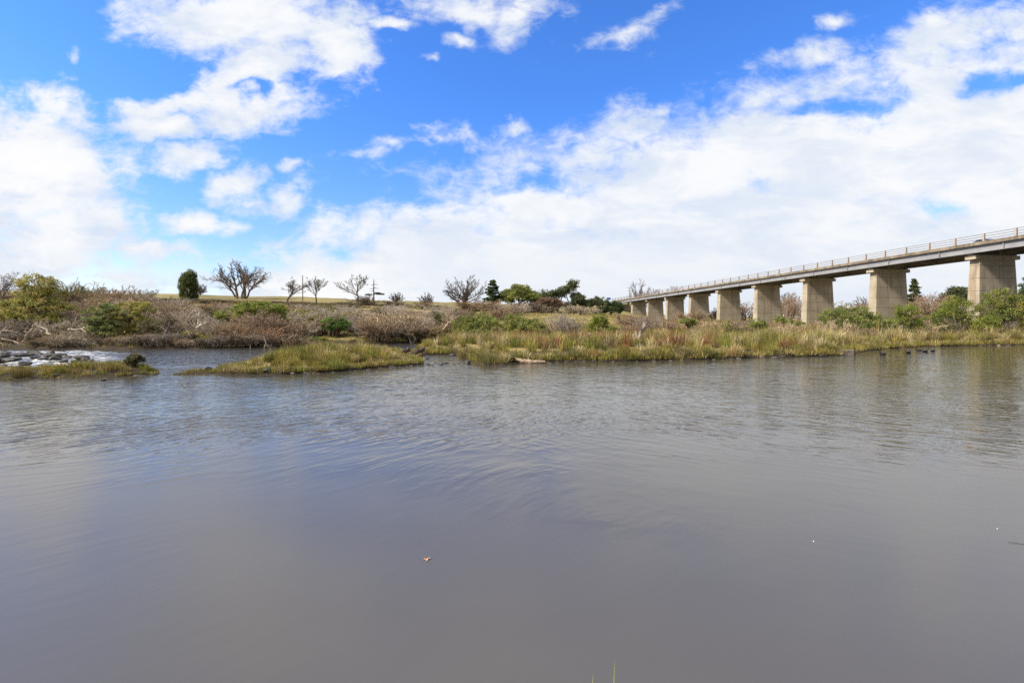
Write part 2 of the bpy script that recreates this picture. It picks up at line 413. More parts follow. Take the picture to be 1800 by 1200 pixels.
def upright(rng,h,r,lean=(0,0),K=5,wob=.06,base=(0,0)):
    z=np.linspace(0,h,K); x=base[0]+lean[0]*(z/h)**1.3+np.r_[0,rng.normal(size=K-1)*wob*h*.3]; y=base[1]+lean[1]*(z/h)**1.3+np.r_[0,rng.normal(size=K-1)*wob*h*.3]
    return (np.stack([x,y,z],-1),r,r*.6)

def leaves(rng, centers, crad, nleaf, size, cols, flat=.6, up=.5, cj=.18):
    """clumps of leaf-sized quads; cols: list of leaf colours mixed clump by clump"""
    n=len(centers); cols=np.array(cols,float)
    ci=np.repeat(np.arange(n),nleaf); N=len(ci)
    crad=np.broadcast_to(crad,(n,))
    off=nrm(rng.normal(size=(N,3)))*(rng.random((N,1))**.45)*crad[ci][:,None]; off[:,2]*=flat
    C=centers[ci]+off
    nn=nrm(rng.normal(size=(N,3))+np.array([0,0,up])); a=nrm(np.cross(nn,rng.normal(size=(N,3)))); b=np.cross(nn,a)
    s=size*rng.uniform(.6,1.35,(N,1)); 
    V=np.stack([C-a*s*.75,C-b*s*.36,C+a*s*.75,C+b*s*.36],1).reshape(-1,3)
    k=rng.integers(0,len(cols),n); base=cols[k]*rng.uniform(1-cj,1+cj,(n,1))
    Ct=base[ci]*rng.uniform(.8,1.2,(N,1))*(1+rng.normal(size=(N,3))*.04)
    return V,np.arange(N*4).reshape(-1,4),np.repeat(np.clip(Ct,0.003,1),4,axis=0)
def lobe_clumps(rng,lobes,n,zmin=-.35,rin=.55,rough=.12):
    lobes=np.array(lobes,float); vol=(lobes[:,3]*lobes[:,4]+lobes[:,4]*lobes[:,5]+lobes[:,3]*lobes[:,5]); k=rng.choice(len(lobes),n,p=vol/vol.sum())
    d=nrm(rng.normal(size=(n*3,3))); d=d[d[:,2]>zmin][:n]
    while len(d)<n: d=np.vstack([d,d])[:n]
    r=rng.uniform(rin,1,(n,1))**.5*(1+rng.normal(size=(n,1))*rough)
    return lobes[k,:3]+d*r*lobes[k,3:6]

RNG=lambda s: np.random.default_rng(s)
def leafmesh(name,parent,VQC):
    V,Q,C=VQC; return mk(name,V,Q,None,M['leaf'],parent,C)

def spot(px,ytop,wpx,Y,zoff=0.0):
    x=(px-CX)/F*Y; zb=gz(x,Y)+zoff
    return (x,Y,zb-.05), EYE+(HY-ytop)/F*Y-zb+.05, wpx/F*Y

# --- leafy trees and shrubs -----------------------------------------
GREEN=dict(
 sage=[(.24,.27,.10),(.20,.235,.08),(.145,.18,.06),(.25,.255,.085)],
 olive=[(0.263,0.250,0.056),(0.325,0.294,0.075),(0.213,0.213,0.056),(0.350,0.288,0.094)],
 lime=[(.20,.235,.04),(.26,.28,.055),(.15,.19,.035),(.21,.215,.05)],
 mid=[(0.192,0.228,0.057),(0.256,0.276,0.069),(0.147,0.180,0.052),(0.237,0.228,0.063)],
 dark=[(.07,.105,.04),(.095,.13,.042),(.055,.08,.035)],
 cypress=[(0.084,0.109,0.036),(0.119,0.137,0.045),(0.098,0.098,0.036)],
 grey=[(0.131,0.120,0.061),(0.175,0.150,0.081),(0.105,0.098,0.047)],
 euc=[(.10,.115,.055),(.13,.14,.06),(.08,.095,.042)],
 bright=[(.11,.21,.035),(.15,.25,.045),(.085,.16,.03)],
 rusty=[(.17,.105,.065),(.13,.08,.05),(.20,.13,.075)])
def shrub(seed,name,label,cat,px,ytop,wpx,Y,pal,lobes,leaf=.10,n=110,nl=45,cr=.16,trunk=.08,stems=5,bark=(.10,.08,.06),group=None,flat=.65,zmin=-.35,rin=.5,zoff=0,depth=.9):
    """lobes in unit space: x,y in -0.5..0.5 of the width, z in 0..1 of the height"""
    rng=RNG(seed); loc,h,w=spot(px,ytop,wpx,Y,zoff)
    e=empty(name,loc,label,cat,group)
    lb=[(l[0]*w,l[1]*w*depth,l[2]*h,l[3]*w,l[3]*w*depth,l[4]*h) for l in lobes]
    c=lobe_clumps(rng,lb,n,zmin,rin)
    c[:,2]=np.maximum(c[:,2],.05)
    leafmesh('foliage' if cat in('shrub','bush') else 'crown',e,leaves(rng,c,cr*min(w,h)*rng.uniform(.6,1.25,n),nl,leaf,GREEN[pal],flat))
    roots=[];ends=[]
    for i in range(stems):
        l=lb[i%len(lb)]; a=rng.uniform(0,6.28)
        end=np.array([l[0]+math.cos(a)*l[3]*.5,l[1]+math.sin(a)*l[4]*.5,l[2]+l[5]*.3]); st=np.array([0,0,-.05])
        tt=np.linspace(0,1,6)[:,None]; p=st*(1-tt)+end*tt; p[:,2]=st[2]+(end[2]-st[2])*tt[:,0]**.85; p[1:-1]+=rng.normal(size=(4,3))*.03*w
        roots.append((p,trunk,trunk*.35))
    lv=grow(rng,roots,[dict(n=5,t0=.35,ang=(25,60),len=.38,r=.55,rmin=.012),dict(n=4,t0=.3,ang=(25,60),len=.5,r=.6,rmin=.008)])
    wood(lv,'stems' if cat in('shrub','bush') else 'trunk',e,bark,rng)
    return e

# --- bare trees -------------------------------------------------------
def bare(seed,label,px,ytop,wpx,Y,style='round',col=(.085,.068,.055),rmin=.022,name='bare_tree',trunk_r=.22,group=None,lean=0,wind=0.0,n=None,zoff=0):
    rng=RNG(seed); loc,h,w=spot(px,ytop,wpx,Y,zoff)
    e=empty(name,loc,label,'tree',group)
    if style=='round':
        K=7; tt=np.linspace(0,1,K); tz=.14*h
        roots=[(np.stack([0*tt,0*tt,(tz+.25*h)*tt-.1],-1),trunk_r,trunk_r*.35)]
        nl=16
        for i in range(nl):
            po=R(6+80*((i+.5)/nl)**.8); az=i*2.39996+rng.uniform(-.3,.3); q=rng.uniform(.72,.95)
            po=R(6+82*((i+.5)/nl)**.6); q=rng.uniform(.82,1.0)
            E=np.array([math.sin(po)*math.cos(az)*w*.50*q,math.sin(po)*math.sin(az)*w*.46*q,tz+.12*h+(h*.86-tz-.12*h)*math.cos(po)*q+.06*h])
            z0=tz*rng.uniform(.6,1.5); p=np.array([0,0,z0])*(1-tt[:,None])+E*tt[:,None]
            p[:,2]-=np.sin(tt*np.pi)*.07*h*math.sin(po); p[1:-1]+=rng.normal(size=(K-2,3))*.014*w
            roots.append((p,trunk_r*rng.uniform(.35,.55),trunk_r*.12))
        sp=[dict(n=8,t0=.25,ang=(18,48),len=.42,r=.55,k=5,wob=.1,curl=(wind,0,.05)),
            dict(n=6,t0=.15,ang=(18,45),len=.48,r=.55,wob=.12,rmin=.015),
            dict(n=5,t0=.1,ang=(16,42),len=.55,r=.6,rmin=.01,k=3)]
        lv=grow(rng,roots,sp)
        wood(lv[:1],'trunk',e,col,rng,rmin); wood(lv[1:],'crown',e,np.array(col)*1.15,rng,rmin*.5,start=1)
        return e
    elif style=='airy':
        roots=[upright(rng,h*.5,trunk_r,(lean*w,0),K=5)]
        sp=[dict(n=9,t0=.3,ang=(18,50),len=1.05,r=.5,k=6,wob=.07,curl=(wind,0,.06)),
            dict(n=6,t0=.2,ang=(18,42),len=.5,r=.55,k=5,wob=.1),
            dict(n=6,t0=.15,ang=(18,42),len=.5,r=.6,wob=.12,rmin=.012),
            dict(n=5,t0=.1,ang=(16,42),len=.6,r=.65,rmin=.008,k=3)]
    elif style=='gnarl':      # two trunks, knuckled pruned-looking limbs swept to one side
        roots=[upright(rng,h*.5,trunk_r,(-.06*w,0),K=6,base=(-.05*w,0)),upright(rng,h*.55,trunk_r*1.1,(.0*w,0),K=6,base=(.05*w,.3)),upright(rng,h*.45,trunk_r*.75,(-.28*w,0),K=6,base=(-.07*w,.2)),upright(rng,h*.42,trunk_r*.7,(.24*w,0),K=6,base=(.08*w,.2)),upright(rng,h*.5,trunk_r*.7,(.12*w,0),K=6,base=(.06*w,-.3))]
        sp=[dict(n=9,t0=.3,ang=(12,50),len=.95,r=.55,k=7,wob=.12,curl=(wind,0,.06)),
            dict(n=7,t0=.15,ang=(22,55),len=.38,r=.6,k=5,wob=.18,curl=(wind,0,.04)),
            dict(n=6,t0=.15,ang=(30,65),len=.4,r=.6,wob=.22,rmin=.012),
            dict(n=4,t0=.1,ang=(30,65),len=.5,r=.7,rmin=.012,k=3)]
    lv=fit(grow(rng,roots,sp),w,h)
    wood(lv[:2],'trunk',e,col,rng,rmin); wood(lv[2:],'crown',e,np.array(col)*1.2,rng,rmin*.55,start=2)
    return e

# --- thickets: many thin stems fanning out of the ground ----------------
def thicket_proto(seed,col,ns=26,wild=.25,spread=.42,twig=(5,4),rm=.006):
    rng=RNG(seed); roots=[]
    for i in range(ns):
        a=rng.uniform(0,6.28); r=rng.random()**.6*.30; t=np.linspace(0,1,5)
        o=np.array([math.cos(a),math.sin(a)]); L=rng.uniform(.6,1.0)*(1-.25*r)
        sp=spread*r/.3*rng.uniform(.4,1.1)
        p=np.stack([o[0]*(r+sp*.6*t**1.4),o[1]*(r+sp*.6*t**1.4),L*t*.80],-1); p[1:]+=rng.normal(size=(4,3))*.03*wild*4
        roots.append((p,.016,.007))
    lv=grow(rng,roots,[dict(n=7,t0=.2,ang=(18,60),len=.42,r=.6,rmin=rm,wob=wild,k=4,curl=(0,0,.05)),
                       dict(n=twig[0],t0=.2,ang=(20,65),len=.5,r=.7,rmin=rm*.8,wob=wild,k=3),
                       dict(n=twig[1],t0=.2,ang=(20,65),len=.5,r=.8,rmin=rm*.65,wob=wild,k=3)])
    lv=fit(lv,1.0,1.0)
    e=empty('bare_shrub',(0,0,0),'x','shrub')
    wood(lv[:1],'stems',e,np.array(col)*1.1,rng); wood(lv[1:],'twigs',e,col,rng,start=2,jit=.3)
    return e
TH={}; USED=set()
def thicket(kind,label,px,ytop,wpx,Y,group='bare shrubs on the banks',rz=None,zoff=0,dep=1.0):
    cols=dict(brown=(.28,.20,.13),red=(.27,.195,.135),grey=(.36,.30,.23),purple=(.255,.215,.18),tan=(.40,.31,.20),dark=(.15,.115,.085),rust=(.27,.165,.10),olive=(.23,.205,.095))
    sd=list(cols).index(kind)
    loc,h,w=spot(px,ytop,wpx,Y,zoff)
    if kind not in TH:
        TH[kind]=[thicket_proto(100+sd*3+i,cols[kind],wild=.3 if kind in('grey','purple') else .22) for i in range(2)]
    pr=TH[kind][thicket.c%2]; thicket.c+=1
    if pr.name not in USED: e=pr; USED.add(pr.name)
    else: e=copy_tree(pr)
    e.location=loc; e.scale=(w,w*dep,h); e.rotation_euler=(0,0,thicket.c*1.7 if rz is None else rz)
    tag(e,label,'shrub',group); return e
thicket.c=0

# ------------------------------------------------------------------ bridge
S0,SP=45.9,12.7
bx,by,_=bpt(S0,WC)
bridge=empty('road_bridge',(bx,by,0),'long concrete and steel bridge on tall tapered piers crossing the right bank','bridge',rz=math.atan2(PX[1],PX[0]))
Y0,Y1=-19.0,119.5
mb=MB(); mb.box(-3.20,3.20,Y0,Y1,10.152,10.20); mb.build('deck',M['deck'],bridge)
mb=MB(); mb.box(-2.88,2.88,Y0,Y1,10.204,10.215); mb.build('road_surface',M['asphalt'],bridge)
for sx in(-1,1):
    mb=MB(); a,b=sorted((sx*3.17,sx*2.89)); mb.box(a,b,Y0,Y1,10.204,10.50); mb.build('kerb',M['deck'],bridge)
for sx in(-1,1):
    mb=MB(); c=sx*2.90
    mb.box(c-.012,c+.012,Y0,Y1,9.44,10.11); mb.box(c-.16,c+.16,Y0,Y1,10.112,10.15); mb.box(c-.17,c+.17,Y0,Y1,9.40,9.438)
    y=-16.4
    while y<Y1-.3:
        mb.box(c-.15,c-.014,y-.03,y+.03,9.442,10.108); mb.box(c+.014,c+.15,y-.03,y+.03,9.442,10.108); y+=6.5
    mb.build('girder',M['steel'],bridge)
for i in range(19):
    y=-12.7+i*7.05
    mb=MB(); mb.box(-2.6,2.6,y-.06,y+.06,9.55,10.0); mb.build('cross_beam',M['steel'],bridge)
post=None
for sx in(-1,1):
    y=-16.2
    while y<Y1-.2:
        if post is None:
            mb=MB()
            mb.loft([[(-.10,-.085,0),(.10,-.085,0),(.10,.085,0),(-.10,.085,0)],[(-.085,-.08,.80),(.085,-.08,.80),(.085,.08,.80),(-.085,.08,.80)],[(-.06,-.055,.83),(.06,-.055,.83),(.06,.055,.83),(-.06,.055,.83)]])
            post=mb.build('rail_post',M['post_concrete'],bridge); o=post
        else: o=post.copy(); COL.objects.link(o); o.parent=bridge
        o.location=(sx*3.03,y,10.498); y+=2.92
    for z in(10.73,10.99,11.24):
        mb=MB(); mb.tube([(sx*3.03,Y0,z),(sx*3.03,Y1-.6,z)],.032,6); mb.build('rail',M['rail_steel'],bridge)
for k in range(-1,10):
    y=k*SP; last=(k==9)
    wx,wy,_=bpt(S0+y,WC); zg=gz(wx,wy)-.8
    top=8.80; hgt=top-zg; tp=.04*hgt; ty=.028*hgt
    hw,ht=2.2,.50
    if last: y=118.3; zg=6.0; hw,ht=2.75,.9; tp=ty=.0
    rings=[]
    for f in (0,.33,.66,1):
        z=zg+(top-zg)*f; a=hw+tp*(1-f); b=ht+ty*(1-f); ch=.035
        rings.append([(-a,-b+ch,z),(-a+ch,-b,z),(a-ch,-b,z),(a,-b+ch,z),(a,b-ch,z),(a-ch,b,z),(-a+ch,b,z),(-a,b-ch,z)])
    mb=MB(); mb.loft([[(x,yy+y,z) for x,yy,z in r] for r in rings])
    p=mb.build('abutment' if last else 'pier',M['concrete'],bridge)
    cw=2.9 if last else 2.72
    mb=MB(); mb.loft([[(-cw+.25,y-ht-.05,8.80),(cw-.25,y-ht-.05,8.80),(cw-.25,y+ht+.05,8.80),(-cw+.25,y+ht+.05,8.80)] if False else [(-cw,y-ht-.06,8.802),(cw,y-ht-.06,8.802),(cw,y+ht+.06,8.802),(-cw,y+ht+.06,8.802)],
                     [(-cw,y-ht-.06,9.23),(cw,y-ht-.06,9.23),(cw,y+ht+.06,9.23),(-cw,y+ht+.06,9.23)]])
    c=mb.build('pier_cap',M['cap_concrete'],p)
    for sx in(-1,1):
        mb=MB(); mb.box(sx*2.5-.2,sx*2.5+.2,y-.25,y+.25,9.232,9.398) if not last else mb.box(sx*2.6-.12,sx*2.6+.1,y-.25,y+.25,9.232,9.398)
        mb.build('bearing',M['steel'],p)

# car on the bridge, only its roof and windows show over the kerb
cxr,cyr,_=bpt(S0+2.2,WC+2.1)
car=empty('parked_car',(cxr,cyr,10.217),'dark car on the bridge deck with its roof showing above the kerb','car',rz=math.atan2(PX[1],PX[0]))
prof=[(-2.1,.32),(-2.12,.62),(-2.0,.86),(-1.15,.94),(-.5,1.36),(-.1,1.42),(.75,1.40),(1.55,.98),(2.05,.90),(2.12,.6),(2.08,.32)]   # along y
def carring(x,sq): return [(x,yy,.32+(z-.32)*sq) for yy,z in prof]
mb=MB(); mb.loft([[(x*(.80 if z>1.0 else 1),yy,z) for yy,z in prof] for x in(-.84,-.80,.80,.84)]); cb=mb.build('body',M['car_paint'],car)
bev=cb.modifiers.new('b','BEVEL'); bev.width=.05; bev.segments=2
mb=MB()
for sx in(-1,1):
    mb.hexa([(sx*.76-.01,-1.0,.98),(sx*.76+.01,-1.0,.98),(sx*.76+.01,1.35,1.0),(sx*.76-.01,1.35,1.0),(sx*.685-.01,-.42,1.33),(sx*.685+.01,-.42,1.33),(sx*.685+.01,.7,1.34),(sx*.685-.01,.7,1.34)])
mb.build('side_window',M['glass'],car)
mb=MB(); mb.hexa([(-.62,-1.15,.965),(.62,-1.15,.965),(.62,-1.10,.965),(-.62,-1.10,.965),(-.58,-.53,1.36),(.58,-.53,1.36),(.58,-.48,1.36),(-.58,-.48,1.36)]); mb.build('windscreen',M['glass'],car)
mb=MB(); mb.hexa([(-.62,1.50,1.02),(.62,1.50,1.02),(.62,1.55,1.02),(-.62,1.55,1.02),(-.58,.78,1.40),(.58,.78,1.40),(.58,.83,1.40),(-.58,.83,1.40)]); mb.build('rear_window',M['glass'],car)
for sx in(-1,1):
    for yy in(-1.3,1.3):
        mb=MB(); mb.tube([(sx*.70,yy,.32),(sx*.87,yy,.32)],.32,18); w_=mb.build('wheel',M['rubber'],car)
        mb=MB(); mb.tube([(sx*.80,yy,.32),(sx*.885,yy,.32)],.2,14); mb.build('rim',M['chrome'],w_)
    mb=MB(); mb.box(sx*.6-.14,sx*.6+.14,-2.15,-2.09,.62,.76); mb.build('headlight',M['chrome'],car); car.scale=(.88,.9,.88)
    mb=MB(); mb.box(sx*.64-.12,sx*.64+.12,2.09,2.14,.62,.80); mb.build('tail_light',M['lamp'],car)

# ------------------------------------------------------------------ trees on the skyline
bare(1,'big bare tree with two thick knuckled trunks, limbs swept to the right, on the ridge',424,461,96,125,'gnarl',trunk_r=.34,rmin=.032,wind=.05,col=(.15,.115,.09))
bare(2,'broad round bare tree with a dense dark dome of branches beside the dark pine',815,484,88,125,'round',trunk_r=.45,rmin=.035,col=(.075,.058,.05))
bare(3,'pale airy bare tree beside the skeletal conifer on the skyline',629,481,60,128,'airy',trunk_r=.26,rmin=.03,col=(.12,.098,.08))
bare(4,'bare tree leaning left beside the thin pole on the ridge',505,488,66,110,'airy',trunk_r=.24,rmin=.028,lean=.08,col=(.12,.095,.08))
bare(5,'slim bare tree with an upright fan of branches right of the thin pole',556,489,34,112,'airy',trunk_r=.17,rmin=.026,col=(.11,.09,.075))
bare(6,'small round bare bush-like tree alone on the golden ridge',697,512,28,130,'round',trunk_r=.18,rmin=.03,col=(.10,.08,.066))
bare(7,'small narrow bare tree next to the broad dome-shaped one on the ridge',750,514,30,118,'round',trunk_r=.15,rmin=.03,col=(.10,.082,.07))
bare(8,'small bare tree tucked against the dark cypress',352,498,26,138,'round',trunk_r=.18,rmin=.035,col=(.13,.09,.075))
bare(9,'bare tree cut by the picture edge behind the olive green wattle',-4,478,70,62,'airy',trunk_r=.16,rmin=.018,col=(.13,.10,.085))
bare(10,'bare brown spreading tree just right of the olive green wattle top',116,493,70,72,'round',trunk_r=.18,rmin=.017,col=(.13,.10,.075))
bare(11,'bare flat-topped tree on the slope left of the golden field',172,500,66,80,'round',trunk_r=.18,rmin=.018,col=(.125,.095,.072))
bare(12,'thin bare sapling standing in front of the golden field',253,508,40,84,'airy',trunk_r=.1,rmin=.016,col=(.11,.09,.065))
bare(13,'bare tree with a round purple-brown crown over the far end of the bridge',1124,491,42,200,'round',trunk_r=.4,rmin=.045,col=(.105,.078,.072))
bare(14,'smaller dark bare tree behind the bridge rail beside the round-crowned one',1150,503,26,205,'round',trunk_r=.3,rmin=.05,col=(.095,.066,.06))
bare(15,'pair-like low bare tree showing above the bridge railing, farthest along',1186,497,34,215,'round',trunk_r=.3,rmin=.04,col=(.13,.10,.09))
bare(16,'bare open tree against the sky left of the second tall pier',1515,515,34,120,'round',trunk_r=.2,rmin=.028,col=(.12,.09,.08))
bare(17,'feathery bare twig tree between the pointed conifer and the dark evergreen',1636,513,46,105,'airy',trunk_r=.14,rmin=.018,col=(.19,.13,.10))
bare(18,'reddish bare tree rising behind the third gap of the bridge',1388,514,44,112,'airy',trunk_r=.16,rmin=.022,col=(.14,.10,.09))

# dark columnar cypress
shrub(20,'cypress_tree','dark green clipped-looking cypress with a slanting top on the ridge','tree',332,476,30,118,'cypress',
      [(0,0,.28,.47,.34),(0,0,.5,.46,.34),(.06,0,.72,.36,.22),(.10,0,.88,.22,.12),(-.1,0,.72,.32,.16)],leaf=.22,n=260,nl=60,cr=.16,trunk=.25,stems=3,flat=1.2,rin=.75,zmin=-.9)
def conifer(seed,label,px,ytop,wpx,Y,pal,tiers,n=5,gap=.2,name='conifer_tree',cone=1.0,leaf=.3,nl=26,droop=.15,trunk=.28):
    rng=RNG(seed); loc,h,w=spot(px,ytop,wpx,Y); e=empty(name,loc,label,'tree')
    roots=[upright(rng,h,trunk,wob=.005,K=6)]; P=[];cs=[];cr=[]
    for i in range(tiers):
        f=(i+.5)/tiers; z=h*(gap+(1-gap)*f); r=w*.5*(1-f)**cone*rng.uniform(.8,1.1)+.12*w*(1-f)*.3+.1
        a0=rng.uniform(0,6.28)
        for j in range(n):
            a=a0+j*6.283/n+rng.normal()*.25; rr=r*rng.uniform(.65,1.05); m=max(2,int(rr/.45))
            tt=np.linspace(0,1,4)
            z=h*(gap+(1-gap)*min(f+rng.normal()*.035,.985)); P.append(np.stack([np.cos(a)*rr*tt,np.sin(a)*rr*tt,z-droop*rr*tt+.1*rr*tt**2],-1))
            for q in range(m):
                t=(q+.8)/m; cs.append((math.cos(a)*rr*t,math.sin(a)*rr*t,z-droop*rr*t)); cr.append(.13*w*(1-.6*f)*rng.uniform(.6,1.1)*(1-.35*t)+.12)
    P=np.array(P); lv=[(np.array([roots[0][0]]),np.linspace(trunk,.04,6)[None]),(P,np.tile(np.linspace(.07,.02,4),(len(P),1)))]
    wood(lv,'trunk',e,(.07,.055,.045),rng)
    leafmesh('crown',e,leaves(rng,np.array(cs),np.array(cr),nl,leaf,GREEN[pal],.45))
    return e
conifer(21,'pointed dark conifer seen between the two nearest bridge piers',1607,490,50,118,'euc',17,9,.04,leaf=.30,trunk=.3,nl=30,cone=.95)
conifer(22,'dark pine with a broad tiered crown left of the round green tree',866,493,36,112,'dark',8,6,.2,name='pine_tree',cone=.45,leaf=.32,nl=40,droop=-.15)
# skeletal conifer: bare pole with one leafy shelf
rng=RNG(23); loc,h,w=spot(657,490,32,128); e=empty('conifer_tree',loc,'skeletal conifer with a bare pole trunk and one dark leafy shelf','tree')
Pb=[];ce=[]
for z,l,a in[(.36,.5,0.1),(.34,.42,3.0),(.40,.3,.3),(.62,.3,0),(.60,.22,3.3),(.78,.22,.2),(.76,.15,3.1),(.9,.08,0),(.5,.2,2.9)]:
    tt=np.linspace(0,1,4); Pb.append(np.stack([math.cos(a)*l*w*tt,math.sin(a)*l*w*tt,z*h-.03*h*tt],-1))
    if z<.45: ce+= [(math.cos(a)*l*w*t,math.sin(a)*l*w*t,z*h) for t in(.45,.7,.95)]
wood([(np.array([upright(rng,h,.2,K=4,wob=.0)[0]]),np.array([[.2,.17,.13,.05]])),(np.array(Pb),np.tile([.09,.07,.05,.03],(len(Pb),1)))],'trunk',e,(.07,.06,.05),rng)
leafmesh('crown',e,leaves(rng,np.array(ce),.55,60,.25,GREEN['dark'],.35))

R2=[(0,0,.52,.40,.44),(-.28,.05,.42,.24,.3),(.28,-.05,.44,.25,.3),(.05,.1,.72,.26,.26)]
shrub(24,'round_tree','rounded mid green tree between the dark pine and the thin gum trees','tree',912,501,74,112,'mid',R2,leaf=.26,n=230,nl=60,cr=.14,trunk=.25)
shrub(25,'evergreen_tree','small dark evergreen leaning on the right of the rounded green tree','tree',948,515,30,114,'euc',R2,leaf=.24,n=80,nl=40,cr=.2,trunk=.16)
# gum trees with clumped tops on bare limbs
def gum(seed,label,px,ytop,wpx,Y,tops,trunk=.22):
    rng=RNG(seed); loc,h,w=spot(px,ytop,wpx,Y); e=empty('gum_tree',loc,label,'tree'); roots=[];cs=[]
    for x,z,r in tops:
        end=np.array([x*w,rng.normal()*.1*w,z*h]); t=np.linspace(0,1,5)[:,None]; p=np.array([x*w*.25,0,0])*(1-t)+end*t; p[1:-1]+=rng.normal(size=(3,3))*.03*w
        roots.append((p,trunk,.05))
        for q in range(int(14*r/.12)): cs.append(end+rng.normal(size=3)*np.array([r*w*.42,r*w*.42,r*w*.40]))
    wood(grow(rng,roots,[dict(n=5,t0=.5,ang=(25,60),len=.3,r=.5,rmin=.02)]),'trunk',e,(.16,.125,.10),rng)
    leafmesh('crown',e,leaves(rng,np.array(cs),.6,48,.22,GREEN['euc'],.9)); return e
gum(26,'tall gum tree with a leafy tuft held high on a bare limb',1004,500,34,104,[(.05,.95,.28),(-.25,.85,.2),(.2,.62,.18),(.35,.5,.2)])
gum(27,'gum tree with ragged stepped clumps left of the tall tufted one',976,511,46,106,[(-.35,.78,.2),(-.1,.8,.2),(.15,.9,.2),(.3,.95,.16),(-.4,.5,.2)])
gum(28,'short gum tree with thin foliage on the right of the gum clump',1018,519,26,103,[(0,.85,.3),(.3,.6,.25),(-.3,.65,.25)])
gum(281,'distant dark umbrella-shaped tree near the power pole',1037,530,18,150,[(0,.8,.4),(.2,.75,.35),(-.2,.7,.3)],.12)
gum(282,'distant rounded tree with a dark top left of the dense green bush',1051,527,16,150,[(0,.85,.45),(.2,.8,.4),(-.25,.75,.3)],.12)
shrub(29,'rusty_tree','rust-brown leafy thicket tree under the gum trees','tree',965,522,62,100,'rusty',R2,leaf=.2,n=170,nl=55,cr=.15,trunk=.12)
shrub(30,'evergreen_bush','dense dark green double-domed bush beside the far end of the bridge','bush',1074,528,40,112,'dark',[(-.22,0,.5,.3,.45),(.22,0,.45,.3,.45),(0,0,.3,.45,.3)],leaf=.2,n=200,nl=55,cr=.15,rin=.75)
shrub(31,'green_bush','low green hedge-like bush at the edge of the tan field','bush',1024,543,26,112,'mid',[(0,0,.4,.5,.5)],leaf=.18,n=50,nl=45,cr=.25)
shrub(32,'evergreen_tree','broad dark evergreen tree behind the nearest pier','tree',1680,502,56,112,'euc',[(0,0,.5,.42,.4),(-.2,0,.45,.3,.35),(.25,0,.5,.25,.4),(.05,0,.75,.25,.22)],leaf=.26,n=230,nl=60,cr=.13,trunk=.25)
shrub(33,'evergreen_tree','dark tree cut off by the picture edge right of the nearest pier','tree',1822,488,60,75,'dark',R2,leaf=.2,n=200,nl=50,cr=.15,trunk=.2)
shrub(331,'flax_bush','dark green leaning bush under the feathery bare tree behind the right bank','bush',1660,536,56,78,'dark',[(.1,0,.55,.35,.4),(-.2,0,.3,.35,.28)],leaf=.16,n=140,nl=50,cr=.16,rin=.7)

# ------------------------------------------------------------------ leafy shrubs on the banks
WAT=[(-.02,0,.86,.22,.13),(-.08,0,.72,.20,.12),(.10,.05,.68,.22,.12),(-.22,0,.52,.24,.12),(.06,-.1,.52,.24,.13),(.30,0,.46,.18,.10),(-.30,-.12,.38,.2,.10),(-.02,-.1,.34,.24,.12),(.22,-.1,.30,.2,.10)]
shrub(40,'wattle_tree','tall olive green wattle with a tiered crown on the far bank','tree',68,484,122,43,'olive',WAT,leaf=.10,n=300,nl=70,cr=.075,trunk=.12,stems=8,bark=(.16,.13,.11),rin=.75,flat=.7)
CL=[(-.16,0,.78,.30,.18),(.20,0,.74,.27,.18),(0,.1,.86,.2,.12),(-.05,-.15,.55,.32,.14),(-.3,-.1,.45,.2,.14),(.3,-.1,.42,.2,.14),(-.1,-.2,.3,.26,.12),(.2,-.2,.22,.24,.12)]
shrub(41,'green_shrub','cloud-pruned looking green shrub at the water, lower of the leafy pair','shrub',186,535,66,40,'sage',CL,leaf=.08,n=150,nl=80,cr=.085,rin=.85,flat=.7)
shrub(42,'green_shrub','cloud-shaped green shrub with a yellowish top, taller of the leafy pair','shrub',238,528,72,41.5,'olive',CL,leaf=.08,n=170,nl=80,cr=.085,rin=.85,flat=.7)
shrub(43,'green_shrub','wide bright green dome-shaped shrub rising out of brown twigs','shrub',458,529,92,46,'lime',[(0,0,.74,.46,.22),(-.25,0,.62,.22,.2),(.26,0,.6,.22,.22),(.43,0,.40,.09,.16)],leaf=.10,n=260,nl=50,cr=.09,rin=.7,zmin=-.1)
shrub(44,'green_shrub','small yellow-green shrub left of the wide dome-shaped shrub','shrub',389,544,30,45,'lime',[(0,0,.7,.45,.26),(0,0,.4,.3,.2)],leaf=.09,n=60,nl=45,cr=.16)
shrub(45,'green_shrub','neat ball-shaped bright green shrub at the channel edge','shrub',590,558,46,47,'bright',[(0,0,.52,.5,.46)],leaf=.09,n=170,nl=50,cr=.12,rin=.8)
shrub(46,'green_shrub','leafy green shrub, left of the two broad ones behind the driftwood','shrub',838,551,88,41,'mid',[(-.2,0,.55,.3,.35),(.2,0,.6,.3,.36),(0,-.1,.35,.45,.3),(.05,.1,.8,.2,.2)],leaf=.085,n=230,nl=45,cr=.12,rin=.4)
shrub(47,'green_shrub','leafy green shrub with ragged top, right of the two broad ones behind the driftwood','shrub',923,550,72,42,'mid',[(-.2,0,.6,.3,.35),(.22,0,.5,.28,.36),(0,-.1,.35,.45,.3)],leaf=.085,n=190,nl=45,cr=.12,rin=.4)
shrub(48,'green_shrub','upright bright green shrub in front of the tan field','shrub',1054,550,40,42,'lime',[(0,0,.6,.36,.36),(-.25,0,.4,.25,.3),(.3,0,.35,.22,.25)],leaf=.08,n=120,nl=45,cr=.13,rin=.4)
shrub(49,'green_shrub','low green shrub growing right against the upright bright green one','shrub',1076,573,30,40,'lime',[(0,0,.5,.4,.4)],leaf=.08,n=55,nl=40,cr=.2,rin=.4)
